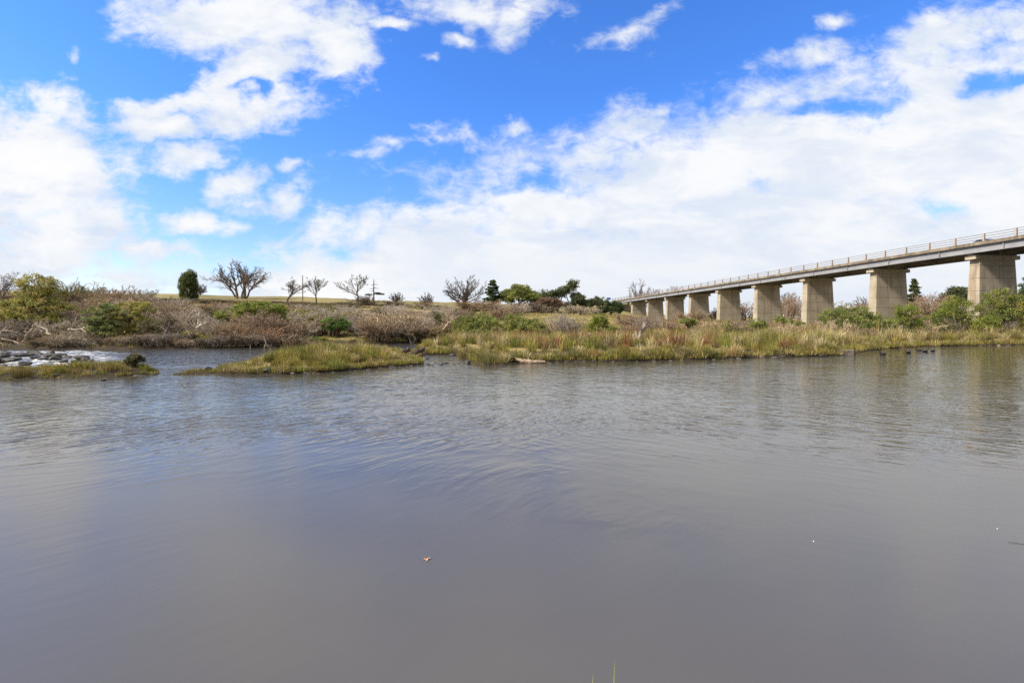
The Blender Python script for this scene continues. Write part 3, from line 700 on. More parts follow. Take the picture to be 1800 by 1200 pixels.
shrub(50,'green_shrub','round-topped green shrub on thin stems in front of the fourth pier','shrub',1210,559,30,52,'mid',[(0,0,.78,.48,.2),(.1,0,.55,.3,.15)],leaf=.09,n=80,nl=45,cr=.13,stems=5)
shrub(51,'green_shrub','small green shrub at the foot of the third tall pier','shrub',1278,566,20,58,'mid',[(0,0,.5,.5,.4)],leaf=.09,n=40,nl=40,cr=.2)
shrub(52,'grey_shrub','grey-green rounded shrub among the straw grass below the bridge','shrub',1300,572,52,41,'grey',[(-.2,0,.5,.3,.4),(.2,0,.45,.32,.4)],leaf=.07,n=120,nl=45,cr=.14)
shrub(53,'green_shrub','green shrub in front of the second gap of the bridge','shrub',1332,558,32,50,'mid',[(0,0,.6,.45,.35),(.2,0,.4,.35,.3)],leaf=.085,n=80,nl=45,cr=.15)
BIG=[(-.25,0,.62,.26,.3),(.05,0,.7,.3,.28),(.3,0,.58,.24,.3),(0,-.15,.4,.42,.26),(-.3,-.1,.32,.2,.22)]
shrub(54,'green_shrub','wide leafy shrub covering the foot of the second tall pier','shrub',1492,536,96,43,'mid',BIG,leaf=.085,n=290,nl=45,cr=.095,rin=.35,stems=9,bark=(.3,.26,.2))
shrub(55,'green_shrub','low dark-green shrub leaning right of the wide leafy one','shrub',1545,555,56,44,'mid',[(0,0,.5,.45,.4)],leaf=.085,n=110,nl=45,cr=.13,rin=.35)
shrub(56,'green_shrub','bright yellow-green shrub with a domed top between the two nearest piers','shrub',1593,533,50,47,'lime',[(0,0,.72,.42,.24),(-.2,0,.45,.3,.25),(.3,0,.35,.3,.25)],leaf=.085,n=150,nl=45,cr=.12,rin=.4,stems=7,bark=(.3,.26,.2))
shrub(57,'green_shrub','pale lime shrub with loose branches left of the nearest pier','shrub',1682,520,54,48.5,'lime',[(0,0,.76,.42,.2),(-.1,0,.55,.45,.2),(.2,0,.4,.3,.2)],leaf=.085,n=170,nl=42,cr=.12,rin=.35,stems=7,bark=(.3,.26,.2))
shrub(58,'green_shrub','tall green shrub hiding the foot of the nearest pier','shrub',1762,507,90,48.5,'mid',[(-.05,0,.82,.28,.16),(-.25,0,.6,.28,.2),(.2,0,.66,.3,.2),(0,-.15,.42,.44,.2),(.32,-.1,.4,.2,.2)],leaf=.09,n=340,nl=45,cr=.085,rin=.35,stems=9,bark=(.26,.22,.16))
shrub(59,'green_shrub','leafy shrub cut off by the picture edge beside the tall green one','shrub',1825,520,80,47,'olive',BIG,leaf=.09,n=220,nl=45,cr=.1,rin=.35,stems=7,bark=(.26,.22,.16))
shrub(60,'green_shrub','low lime shrub in front of the tall green one','shrub',1735,552,50,46.5,'lime',[(0,0,.55,.45,.4),(-.2,0,.4,.3,.3)],leaf=.08,n=110,nl=45,cr=.14,rin=.35)
shrub(61,'grey_shrub','dark olive round shrub in the grass below the pale lime shrub','shrub',1672,569,38,45,'grey',[(0,0,.5,.48,.45)],leaf=.06,n=110,nl=45,cr=.14)
shrub(62,'grey_shrub','small dark olive shrub in the grass below the bright domed shrub','shrub',1598,578,30,44,'grey',[(0,0,.5,.5,.45)],leaf=.06,n=70,nl=45,cr=.16)
shrub(63,'reed_shrub','feathery grey-green shrub standing on the small left islet','shrub',237,622,34,16.9,'grey',[(0,0,.6,.4,.38),(-.1,0,.4,.4,.3)],leaf=.035,n=110,nl=60,cr=.14,trunk=.012,stems=12)
shrub(64,'green_shrub','small green sprig bush among grey twigs on the slope','shrub',766,545,22,52,'mid',[(0,0,.75,.35,.22),(.2,0,.4,.3,.3)],leaf=.08,n=45,nl=40,cr=.16)
shrub(65,'green_shrub','green patchy bush low under the grey twigs by the channel end','shrub',775,572,50,47,'olive',[(0,0,.45,.48,.45)],leaf=.08,n=90,nl=40,cr=.13,rin=.3)
shrub(66,'green_shrub','green shrub in the shade of the second gap of the bridge','shrub',1372,556,24,72,'mid',[(0,0,.55,.45,.42)],leaf=.11,n=50,nl=40,cr=.2)
shrub(67,'green_shrub','green shrub against the foot of the third gap beside the wide leafy one','shrub',1455,560,36,46,'mid',[(0,0,.5,.45,.42)],leaf=.085,n=70,nl=45,cr=.18,rin=.35)
shrub(68,'green_shrub','half-green shrub in the grey scrub beside the leafy pair','shrub',296,552,34,41,'grey',[(0,0,.7,.4,.22)],leaf=.07,n=45,nl=40,cr=.14)

# ------------------------------------------------------------------ bare scrub
for px,y,w,Y,k,l in[(92,499,70,70,'brown','brown bare shrub on the skyline just right of the olive wattle'),(140,497,80,74,'olive','olive-brown bare shrub on the skyline left of the golden field'),(195,503,80,72,'brown','brown bare shrub on the skyline at the left end of the golden field'),(240,511,60,76,'grey','grey bare shrub in front of the golden field'),
  (20,505,90,66,'brown','brown bare shrub on the skyline behind the olive wattle'),(285,520,60,70,'purple','purple-grey bare shrub below the golden field'),(860,526,60,96,'brown','brown hedge shrub under the dark pine'),(930,530,70,96,'dark','dark hedge shrub between the rounded green tree and the rusty thicket tree'),(1015,537,60,97,'grey','grey hedge shrub under the short gum tree'),(640,520,46,106,'dark','dark bush under the airy skyline tree and the skeletal conifer'),(690,527,40,104,'dark','dark bush under the small round skyline tree'),(745,529,40,104,'brown','brown bush under the small narrow skyline tree')]:
    thicket(k,l,px,y,w,Y,group='named bare shrubs')
for i,(px,y,w,Y,l) in enumerate([(283,542,50,44,'pale bare sapling right of the leafy pair'),(335,538,56,43.5,'pale grey bare tree in the scrub below the cypress'),(565,540,44,52,'grey bare sapling left of the ball-shaped green shrub'),(650,545,50,52,'grey bare sapling above the purple-grey wiry shrub'),(700,537,60,53,'straw-grey bare tree in the middle of the scrub above the channel'),(742,540,50,52,'straw-grey bare tree left of the small green sprig bush'),(800,536,44,54,'pinkish bare sapling behind the left broad leafy shrub'),(140,540,50,45,'grey bare sapling left of the leafy pair'),(520,545,44,50,'brown bare sapling right of the wide dome-shaped shrub'),(230,524,60,56,'pale bare sapling standing up behind the leafy pair'),(312,524,50,62,'grey bare sapling at the end of the golden field'),(400,532,56,60,'brown bare sapling left of the wide dome-shaped shrub'),(575,534,50,66,'grey bare sapling under the slim skyline tree'),(618,536,50,62,'brown bare sapling above the ball-shaped green shrub'),(675,533,56,66,'grey bare sapling under the small round skyline tree'),(722,534,50,64,'brown bare sapling below the small narrow skyline tree'),(775,532,56,66,'pinkish bare sapling below the dome-shaped bare tree')]):
    bare(400+i,l,px,y,w,Y,'airy',trunk_r=.06,rmin=.010,col=(.33,.28,.23),wind=.02*(i%3-1),lean=.1*(i%3-1))
for i,(px,y,w,Y,pal,l) in enumerate([(305,533,46,58,'olive','olive shrub high on the slope below the golden field'),(372,538,44,60,'grey','grey-green shrub on the slope right below the cypress'),(425,548,40,55,'mid','green shrub half hidden left of the wide dome-shaped one'),(528,540,50,66,'olive','olive shrub on the slope under the thin pole'),(590,540,44,68,'mid','green shrub on the slope above the ball-shaped one'),(705,552,50,60,'olive','olive shrub among the straw-coloured thicket'),(748,560,40,54,'mid','green shrub behind the grey-green one at the channel end'),(815,540,46,66,'grey','grey-green shrub behind the left broad leafy shrub'),(180,518,60,66,'olive','olive shrub high above the leafy pair'),(110,524,56,62,'grey','grey-green shrub right of the olive wattle crown'),(1400,560,40,56,'mid','green shrub at the left of the second gap pier foot'),(1425,568,44,47,'olive','olive shrub in front of the second gap pier foot'),(1640,552,50,50,'mid','green shrub filling the nearest gap of the bridge'),(1530,566,44,44,'mid','low green shrub at the right of the wide leafy one')]):
    shrub(450+i,'olive_shrub',l,'shrub',px,y,w,Y,pal,[(-.15,0,.6,.3,.34),(.2,0,.48,.3,.34),(0,-.1,.3,.4,.28)],leaf=.09,n=95,nl=38,cr=.13,rin=.4,stems=6,bark=(.25,.2,.16))
for i,(px,y,w,Y,pal,l) in enumerate([(262,560,40,40,'grey','grey-olive low shrub at the right foot of the leafy pair'),(335,580,36,38.5,'olive','low olive shrub by the pale limbs on the far bank'),(484,562,40,43,'olive','dull olive shrub in the right of the rusty bank thicket'),(545,548,44,56,'olive','dull olive shrub on the slope above the ball-shaped shrub'),(620,545,46,60,'olive','olive shrub on the slope right of the ball-shaped shrub'),(668,540,40,64,'grey','grey-olive shrub high on the slope under the airy tree'),(120,572,50,40,'grey','grey-green shrub between the olive wattle and the leafy pair'),(20,545,50,42,'olive','olive shrub cut by the picture edge beside the wattle'),(725,575,40,46.5,'grey','grey-green shrub at the water near the channel end'),(370,588,30,37.5,'olive','low olive shrub beside the dark root plate'),(560,590,40,41,'mid','low green verge shrub by the channel left of the ball-shaped shrub'),(215,592,34,37.2,'olive','low olive shrub at the water under the leafy pair')]):
    shrub(420+i,'olive_shrub',l,'shrub',px,y,w,Y,pal,[(-.15,0,.55,.32,.36),(.2,0,.45,.3,.34)],leaf=.08,n=80,nl=40,cr=.14,rin=.4,stems=6,bark=(.25,.2,.16))
for px,y,w,Y,k,l in[(1130,566,50,66,'purple','purple-grey shrub at the feet of the farthest piers'),(1175,564,46,70,'brown','brown shrub between the two farthest visible pier feet'),(1205,568,40,62,'tan','straw-brown shrub left of the fourth pier foot'),(1228,564,36,78,'red','reddish shrub behind the round-topped green shrub'),(1262,566,44,66,'brown','brown shrub across the foot of the fourth pier'),(1305,562,50,70,'purple','purple-grey shrub between the third and fourth tall piers'),(1345,563,56,60,'brown','brown shrub across the third tall pier foot'),(1385,558,44,74,'tan','straw-brown shrub in the gap right of the third tall pier'),(1412,564,50,58,'brown','brown shrub at the left foot of the second gap pier'),(1445,568,50,52,'tan','straw-coloured shrub in front of the second gap pier'),(1560,560,50,60,'brown','brown shrub at the right foot of the second nearest pier'),(1630,556,60,62,'brown','brown shrub in the nearest gap of the bridge'),(1700,560,56,50,'tan','straw-brown shrub at the left foot of the nearest pier'),(1100,560,50,100,'brown','brown shrub below the bridge abutment'),(1125,556,40,110,'purple','purple-grey shrub right of the bridge abutment')]:
    thicket(k,l,px,y,w,Y,group='shrubs round the pier feet')
rng=RNG(499)
for i,px in enumerate(range(74,540,22)):
    k=['dark','brown','grey','dark','purple'][i%5]; x_=(px-CX)/F*37; ys=36.0
    while gz((px-CX)/F*ys,ys)<.12 and ys<39: ys+=.1
    thicket(k,'low wiry bare shrub overhanging the water in the dark tangle along the far bank',px,rng.uniform(584,597),rng.uniform(34,60),ys+.25,group='wiry shrubs overhanging the water of the far bank')
rng=RNG(500)
RIDGE=lambda p: np.interp(p,[0,200,320,500,620,850,1000],[514,516,518,523,525,536,545])
def zone(px):
    return 'left of the cypress' if px<330 else 'right of the cypress' if px<600 else 'near the dome-shaped bare tree'
def scrubrow(Y,p0,p1,step,dy,jit,kinds,wid,word):
    px=p0
    while px<p1:
        k=kinds[rng.integers(len(kinds))]; y=float(RIDGE(px))+dy+rng.uniform(-jit,jit)
        z_=zone(px); cn={'brown':'brown','red':'reddish','grey':'grey','purple':'purple-grey','tan':'straw-brown','dark':'dark','rust':'rusty','olive':'olive'}[k]
        lab=f'{cn} bare shrub {word} {z_}'
        thicket(k,lab,px+rng.uniform(-.3,.3)*step,y,wid*rng.uniform(.8,1.25),Y+rng.uniform(-3,3),group=f'{cn} scrub {word} {z_}')
        px+=step
scrubrow(96,-30,860,34,10,4,['dark','olive','brown','purple'],56,'below the hedge')
scrubrow(107,-30,860,22,6,3,['dark','dark','brown','purple'],44,'along the hedge')
scrubrow(84,-30,860,34,14,6,['brown','grey','olive','red'],66,'on the upper slope')
scrubrow(72,-30,860,38,20,7,['brown','grey','olive','tan','brown'],72,'high on the slope')
scrubrow(60,-40,800,40,25,10,['brown','red','grey','tan','olive'],84,'on the middle slope')
scrubrow(49,-40,780,44,36,11,['brown','grey','red','purple'],86,'on the lower slope')
for px,y,w,Y,k,l in[
 (30,560,90,40.5,'purple','purple-grey bare shrub under the olive wattle'),
 (112,560,80,41,'grey','grey bare shrub between the olive wattle and the leafy pair'),
 (150,530,90,47,'red','reddish bare shrub rising behind the leafy pair'),
 (210,512,110,62,'brown','wide brown bare shrub on the slope above the leafy pair'),
 (300,530,80,50,'red','reddish bare shrub on the slope below the dark cypress'),
 (330,548,90,43,'grey','pale grey bare shrub with long twigs right of the leafy pair'),
 (372,560,70,42,'grey','pale grey bare shrub left of the rusty bank thicket'),
 (415,560,80,40,'brown','brown bare shrub leaning over the water under the dome-shaped green shrub'),
 (455,548,100,42,'red','wide reddish thicket in front of the dome-shaped green shrub'),
 (470,572,84,39,'rust','rusty low thicket at the waterline under the dome-shaped green shrub'),
 (505,555,80,43,'brown','brown bare thicket right of the dome-shaped green shrub'),
 (545,560,70,47,'grey','grey bare shrub left of the ball-shaped green shrub'),
 (648,571,72,47,'purple','low purple-grey wiry shrub hanging over the channel'),
 (690,545,110,50,'tan','wide straw-coloured bare thicket with tangled twigs above the channel'),
 (735,555,80,49,'grey','grey bare thicket right of the wide straw-coloured one'),
 (640,552,80,54,'brown','brown bare shrub behind the purple-grey wiry shrub'),
 (800,540,60,56,'red','reddish bare shrub behind the left broad leafy shrub'),
 (770,548,60,53,'tan','straw-coloured bare shrub left of the two broad leafy shrubs'),
 (880,538,70,70,'brown','brown bare shrub behind the two broad leafy shrubs'),
 (835,528,90,100,'brown','brown hedge shrub under the dome-shaped bare tree'),
 (890,535,80,95,'purple','purple-grey hedge shrub under the rounded green tree'),
 (905,532,60,84,'grey','pale spiky bare shrub below the rounded green tree'),
 (948,535,50,98,'grey','grey bare shrub at the top of the tan field'),
 (985,548,60,46,'grey','pale purple-grey bare shrub right of the two broad leafy shrubs'),
 (1000,558,50,44,'purple','mauve bare shrub low in front of the pale one'),
 (960,562,50,44,'tan','straw-coloured bare shrub beside the right broad leafy shrub'),
 (1050,543,26,108,'purple','mauve bare shrub left of the dense double-domed bush'),
 (1110,552,60,62,'red','reddish bare shrub under the far end of the bridge'),
 (1140,556,60,56,'purple','purple-grey bare shrub in front of the far piers'),
 (1165,562,50,52,'red','dark red bare shrub in front of the far piers'),
 (1105,570,50,45,'red','low dark red shrub right of the upright green shrub'),
 (1250,562,40,60,'tan','straw-coloured bare shrub at the foot of the fourth pier'),
 (1235,575,44,46,'brown','brown bare shrub under the round-topped green shrub'),
 (1390,566,60,44,'tan','straw-brown bare shrub at the foot of the third pier'),
 (1430,572,56,42,'rust','rusty bare shrub left of the wide leafy shrub'),
 (1465,560,60,41,'tan','pale-stemmed bare shrub in front of the wide leafy shrub'),
 (1520,574,50,39,'brown','brown bare shrub under the low dark-green shrub'),
 (1640,568,60,47,'tan','straw-coloured bare shrub between the domed and the pale lime shrub'),
 (1720,570,60,49,'tan','straw-brown low bare shrub under the pale lime shrub'),
 (1780,572,70,49,'tan','straw-brown bare shrub under the tall green shrub'),
 (15,585,80,38.5,'purple','dark tangled bare shrub over the fallen limbs'),
 (135,578,70,39,'grey','grey wiry shrub over the pale hooked limb'),
 (100,588,60,37.8,'brown','brown wiry shrub at the water left of the looping roots'),
 (240,585,60,38,'brown','brown wiry shrub under the taller of the leafy pair'),
 (310,585,60,38,'purple','purple-grey wiry shrub at the foot of the gnarled dark trunk'),
 (400,588,60,37.4,'dark','dark wiry shrub at the water left of the three thin stems'),
 (440,584,70,37.6,'dark','dark wiry shrub at the water behind the three thin stems'),
 (500,586,60,38.5,'red','reddish wiry shrub at the water right of the three thin stems'),
]: thicket(k,l,px,y,w,Y,group='named bare shrubs')
for px,y,w,Y,k in[(1215,545,60,110,'brown'),(1262,540,50,118,'red'),(1308,528,60,115,'brown'),(1350,530,40,120,'purple'),(1375,517,50,108,'brown'),(1398,522,40,104,'red'),(1440,532,60,105,'brown'),(1480,530,60,104,'brown'),(1510,528,50,104,'brown'),(1545,535,60,108,'purple'),(1600,520,70,100,'red'),(1640,517,60,96,'red'),(1665,530,60,92,'brown'),(1720,520,60,108,'brown'),(1790,530,70,90,'brown'),(1830,520,60,90,'brown')]:
    thicket(k,'bare brownish scrub tree in the belt behind the bridge piers',px,y,w,Y,group='scrub belt behind the bridge')

# ------------------------------------------------------------------ reeds and grass
def blades(rng, base, L, wd, lean, tint, seg=2):
    """curved blades. base (N,3), L (N,), wd (N,), lean (N,2) outward bend, tint (N,3)"""
    N=len(base); a=rng.uniform(0,6.28,N); side=np.stack([np.cos(a),np.sin(a),0*a],-1)
    up=np.array([0,0,1.])
    ln=np.concatenate([lean,np.zeros((N,1))],1)
    mid=base+up*(L*.58)[:,None]+ln*(L*.28)[:,None]
    tip=base+up*(L*np.clip(1-.38*np.linalg.norm(lean,axis=1),.35,1))[:,None]+ln*(L*.85)[:,None]
    h=side*(wd*.5)[:,None]
    V=np.stack([base-h,base+h,mid+h*.8,mid-h*.8,tip],1).reshape(-1,3)
    i=np.arange(N)*5
    Q=np.stack([i,i+1,i+2,i+3],-1); T=np.stack([i+3,i+2,i+4],-1)
    return V,Q,T,np.repeat(tint,5,axis=0)
STRAW=np.array([(.40,.31,.135),(.46,.375,.18),(.34,.255,.10)]); OLIVE=np.array([(.24,.205,.05),(.29,.235,.055),(.19,.165,.045)])
GRN=np.array([(.17,.19,.04),(.22,.225,.045),(.24,.24,.055)]); RUST=np.array([(.27,.125,.055),(.31,.155,.065),(.22,.115,.06)]); PALE=np.array([(.58,.46,.27),(.52,.42,.25),(.45,.37,.24)]); BRN=np.array([(.16,.11,.06),(.2,.14,.075),(.12,.085,.045)])
def tussocks(rng, C, H, typ, nb, spread=.16, lean=.55, wd=.022):
    """C (n,3) centres, H heights, typ (n,3) colour"""
    n=len(C); k=np.repeat(np.arange(n),nb); N=len(k)
    a=rng.uniform(0,6.28,N); r=rng.random(N)**.6
    o=np.stack([np.cos(a),np.sin(a)],-1)
    base=C[k].copy(); base[:,:2]+=o*(r*spread*(.5+H[k]))[:,None]; base[:,2]-=.04
    ln=o*(r*lean*rng.uniform(.5,1.5,N))[:,None]+rng.normal(size=(N,2))*.12
    L=H[k]*rng.uniform(.55,1.15,N)*(1.05-.25*r)
    typ=typ*rng.uniform(.6,1.3,(n,1)); t=typ[k]*rng.uniform(.8,1.2,(N,1))*(1+rng.normal(size=(N,3))*.05)
    return blades(rng,base,L,wd*rng.uniform(.6,1.4,N),ln,np.clip(t,.01,1))
def pick(rng,pal,n): return pal[rng.integers(0,len(pal),n)]
def sample(rng,poly,n,x0,x1,y0,y1,smin,smax=1e9,pxlim=None,pw=1.0):
    out=[]
    while sum(len(o) for o in out)<n:
        m=n*3; x=rng.uniform(x0,x1,m); y=y0+(y1-y0)*rng.random(m)**pw
        xw,yw=land(x,y); s=sdist(xw,yw,poly); ok=(s>smin)&(s<smax)
        if pxlim is not None:
            p=CX+F*x/y; ok&=(p>pxlim[0])&(p<pxlim[1])
        x,y=x[ok],y[ok]; out.append(np.stack([x,y,height(x,y),s[ok]],-1))
        if len(x)==0: break
    return np.concatenate(out)[:n]
def join(parts):
    V=[];Q=[];T=[];C=[];n=0
    for v,q,t,c in parts: V.append(v);Q.append(q+n);T.append(t+n);C.append(c);n+=len(v)
    return np.concatenate(V),np.concatenate(Q),np.concatenate(T),np.concatenate(C)
def grassobj(name,parts,label):
    V,Q,T,C=join(parts); o=mk(name,V,Q,T,M['grass'],None,C); return tag(o,label,'grass',kind='stuff')
rng=RNG(700)
# right bank: colour zones drift along the bank
P=sample(rng,L1,3800,-9,62,20,56,.02,pxlim=(738,1860),pw=1.15)
px=CX+F*P[:,0]/P[:,1]
f1=fbm(P[:,0]*.35,P[:,1]*.35,3); f2=fbm(P[:,0]*.5+40,P[:,1]*.5+9,3); f3=rng.random(len(P))
col=np.where((f1>.50)[:,None],pick(rng,STRAW,len(P)),pick(rng,OLIVE,len(P)))
col=np.where(((f2>.52)&(px>880)&(px<1420)&(P[:,3]>1.5))[:,None],pick(rng,RUST,len(P)),col)
col=np.where((f3>.86)[:,None],pick(rng,PALE,len(P)),col)
col=np.where(((f3<.20)|(P[:,3]<.8)&(f3<.6))[:,None],pick(rng,GRN,len(P)),col)
col=np.where(((f3>.20)&(f3<.30))[:,None],pick(rng,BRN,len(P)),col)
H=(.28+.62*sstep(.2,2.6,P[:,3]))*rng.uniform(.65,1.25,len(P))*(.75+.5*f2)*np.interp(px,[760,1250,1550],[.9,1.0,1.3])*np.where(rng.random(len(P))<.25,1.3,1.0)
g1=tussocks(rng,P[:,:3],H,col,44,lean=.75)
P2=sample(rng,L1,14000,-9,62,20,56,.05,pxlim=(738,1860))
c2=np.where((rng.random(len(P2))<.5)[:,None],pick(rng,OLIVE,len(P2)),pick(rng,STRAW,len(P2)))
g2=tussocks(rng,P2[:,:3],rng.uniform(.12,.3,len(P2)),c2*.9,9,spread=.5,lean=.8)
# tall thin reed stems
P3=sample(rng,L1,260,-2,62,23,52,1.2,pxlim=(860,1830))
g3=tussocks(rng,P3[:,:3],rng.uniform(.8,1.25,len(P3)),pick(rng,np.concatenate([STRAW,PALE,RUST,BRN]),len(P3)),10,spread=.25,lean=.22,wd=.016)
P4=sample(rng,L1,950,-9,62,20,50,-.02,.5,pxlim=(738,1860))
g4=tussocks(rng,P4[:,:3],rng.uniform(.12,.6,len(P4)),np.where((rng.random(len(P4))<.6)[:,None],pick(rng,OLIVE,len(P4)),pick(rng,np.concatenate([STRAW,GRN,BRN]),len(P4))),30,spread=.3,lean=.95)
grassobj('bank_grass',[g1,g2,g3,g4],'straw, olive and rust coloured reeds and tussock grass covering the right bank')
# grassy spit (left tongue of the bank)
P=sample(rng,L1,760,-13,-3.2,16.5,31,.0,pxlim=(380,738))
f=rng.random(len(P)); f1=fbm(P[:,0]*.6,P[:,1]*.6,3)
col=np.where((f<.42)[:,None],pick(rng,np.concatenate([GRN,OLIVE*1.1,STRAW*.9]),len(P)),np.where((f1>.47)[:,None],pick(rng,STRAW,len(P)),pick(rng,OLIVE,len(P))))
pxs=CX+F*P[:,0]/P[:,1]
H=(.2+.38*sstep(.1,1.6,P[:,3]))*rng.uniform(.6,1.2,len(P))*np.interp(pxs,[385,470,560,610,660,738],[.55,.9,1.15,1.0,.7,.5])
g1=tussocks(rng,P[:,:3],H,col,55,wd=.016,lean=.8)
P2=sample(rng,L1,1500,-13,-3.2,16.5,31,.02,pxlim=(380,738))
g2=tussocks(rng,P2[:,:3],rng.uniform(.08,.2,len(P2)),pick(rng,OLIVE,len(P2)),10,spread=.45,lean=.8,wd=.014)
P4=sample(rng,L1,360,-13,-3.2,16.5,24,-.02,.3,pxlim=(380,738))
g4=tussocks(rng,P4[:,:3],rng.uniform(.14,.32,len(P4)),pick(rng,np.concatenate([OLIVE,GRN,STRAW*.9]),len(P4)),34,spread=.3,lean=1.0,wd=.014)
grassobj('spit_grass',[g1,g2,g4],'yellow-green tussock grass covering the low grassy spit in the river')
P=sample(rng,L2,420,-24,-10,14,19.5,.0,pxlim=(-40,290)); pxs=CX+F*P[:,0]/P[:,1]
keep=(pxs>75)|(rng.random(len(P))<.45); P=P[keep]
f=rng.random(len(P)); col=np.where((f<.5)[:,None],pick(rng,OLIVE,len(P)),np.where((f<.75)[:,None],pick(rng,STRAW,len(P))*.85,pick(rng,GRN,len(P))))
g1=tussocks(rng,P[:,:3],rng.uniform(.10,.36,len(P))*(.45+sstep(0,.5,P[:,3])*.6)*np.interp(CX+F*P[:,0]/P[:,1],[60,150],[.6,1]),col,50,spread=.2,wd=.013)
P=sample(rng,L3,60,-12.5,-9,16,18,.02)
g2=tussocks(rng,P[:,:3],rng.uniform(.06,.16,len(P)),pick(rng,OLIVE,len(P)),24,spread=.3,wd=.012)
grassobj('islet_grass',[g1,g2],'olive and brown grass on the small stony islet by the rapids')
# far bank verge and slope: short rough grass between the scrub
P=sample(rng,L1,3200,-75,-4,33,62,.1,pxlim=(-60,850))
f=rng.random(len(P)); col=np.where((f<.45)[:,None],pick(rng,OLIVE,len(P)),np.where((f<.75)[:,None],pick(rng,STRAW,len(P)),pick(rng,BRN,len(P))))
g1=tussocks(rng,P[:,:3],rng.uniform(.15,.4,len(P)),col,22,spread=.35,wd=.03)
P=sample(rng,L1,1500,-6,30,48,112,2,pxlim=(850,1100),pw=1.3)
g2=tussocks(rng,P[:,:3],rng.uniform(.25,.5,len(P)),pick(rng,np.concatenate([STRAW,STRAW,OLIVE]),len(P)),14,spread=.6,wd=.05)
P=sample(rng,L1,2600,15,75,52,118,2,pxlim=(1085,1830),pw=1.3)
g3=tussocks(rng,P[:,:3],rng.uniform(.4,.95,len(P)),pick(rng,np.concatenate([STRAW,OLIVE,BRN,BRN,RUST]),len(P)),16,spread=.6,wd=.05)
grassobj('slope_grass',[g1,g2,g3],'rough straw and olive grass on the far bank and the tan field')
# single conspicuous tussocks
def tussock(px,py,h,col,label,nb=260,wd=.016,spread=.28,lean=.55):
    rng=RNG(int(px*7+py)); x,y=W(px,py); z=gz(x,y)
    z=max(z,0.0)
    V,Q,T,C=tussocks(rng,np.array([[0,0,0.]]),np.array([h]),np.array([col]),nb,spread=spread,lean=lean,wd=wd)
    o=mk('grass_tussock',V,Q,T,M['grass'],None,C,loc=(x,y,z)); tag(o,label,'tussock','conspicuous grass tussocks')
tussock(858,640,.62,(.20,.19,.07),'green-grey fountain-shaped tussock at the water left of the driftwood log')
tussock(905,636,.5,(.24,.21,.09),'pale olive tussock behind the left end of the driftwood log')
tussock(1098,634,.75,(.26,.23,.05),'yellow-green tussock at the waterline below the white stump')
tussock(1415,624.5,.8,(.34,.27,.10),'big straw tussock at the water left of the square concrete block',320)
tussock(1355,626,.75,(.27,.24,.06),'broad yellow-olive tussock at the water near the darkest straight bank edge',320)
tussock(590,652,.5,(.20,.21,.05),'tall green tussock at the front of the grassy spit')
tussock(578,640,.7,(.17,.15,.09),'tall grey-brown rush clump on the crest of the grassy spit',300)
tussock(620,645,.42,(.42,.34,.16),'pale straw tussock flopping over on the grassy spit')
tussock(40,665,.36,(.23,.18,.06),'round yellow-brown tussock alone by the rapids')
tussock(140,658,.36,(.19,.19,.05),'green tussock on the small stony islet')
tussock(1505,612,1.0,(.38,.31,.15),'pale feathery tussock on the bank behind the square concrete block',320)
tussock(1570,606,1.0,(.46,.38,.22),'pale cream tussock on the bank behind the swimming birds',320)
for px,py,h,c,l in[(1200,631,.7,(.33,.26,.12),'straw tussock at the waterline right of the bleached stump'),(1245,630.5,.6,(.20,.20,.06),'green tussock at the waterline between two straw ones, mid bank'),(1290,629,.8,(.38,.29,.13),'straw tussock with drooping tips under the fourth pier'),(1010,634,.55,(.22,.20,.07),'olive tussock at the water in line with the white sack'),(1045,633.5,.6,(.30,.22,.08),'orange-straw tussock at the water below the upright bright green shrub'),(1160,632,.65,(.25,.21,.06),'olive-yellow tussock just right of the bleached stump'),(1455,623.5,.8,(.26,.24,.07),'olive tussock touching the square concrete block from the left'),(1535,611.5,1.0,(.30,.26,.10),'olive-straw tussock above the leftmost swimming bird'),(1640,606,1.1,(.40,.32,.17),'tall straw tussock behind the rightmost swimming bird'),(1690,605,1.1,(.28,.25,.09),'olive tussock at the water left of the nearest pier reflection'),(1735,604.5,1.1,(.36,.28,.12),'straw tussock at the water under the nearest pier'),(1780,604,1.2,(.30,.28,.09),'tall olive tussock by the water nearest the picture edge')]:
    tussock(px,py,h,c,l,300,.02,.32,.6)
# blades of grass at the near water's edge
rng=RNG(77); b=[]; 
for x_,h_,w_ in[(.352,.135,.004),(.372,.06,.003),(.445,.20,.004),(.40,.09,.003),(.33,.08,.003)]: b.append((x_,2.12,-.02,h_+.02,w_))
b=np.array(b); V,Q,T,C=blades(rng,b[:,:3],b[:,3],b[:,4],rng.normal(size=(len(b),2))*.05,pick(rng,GRN*1.6,len(b)))
o=mk('grass_blades',V,Q,T,M['grass'],None,C); tag(o,'few thin green grass blades poking up at the bottom edge of the water','grass',kind='stuff')

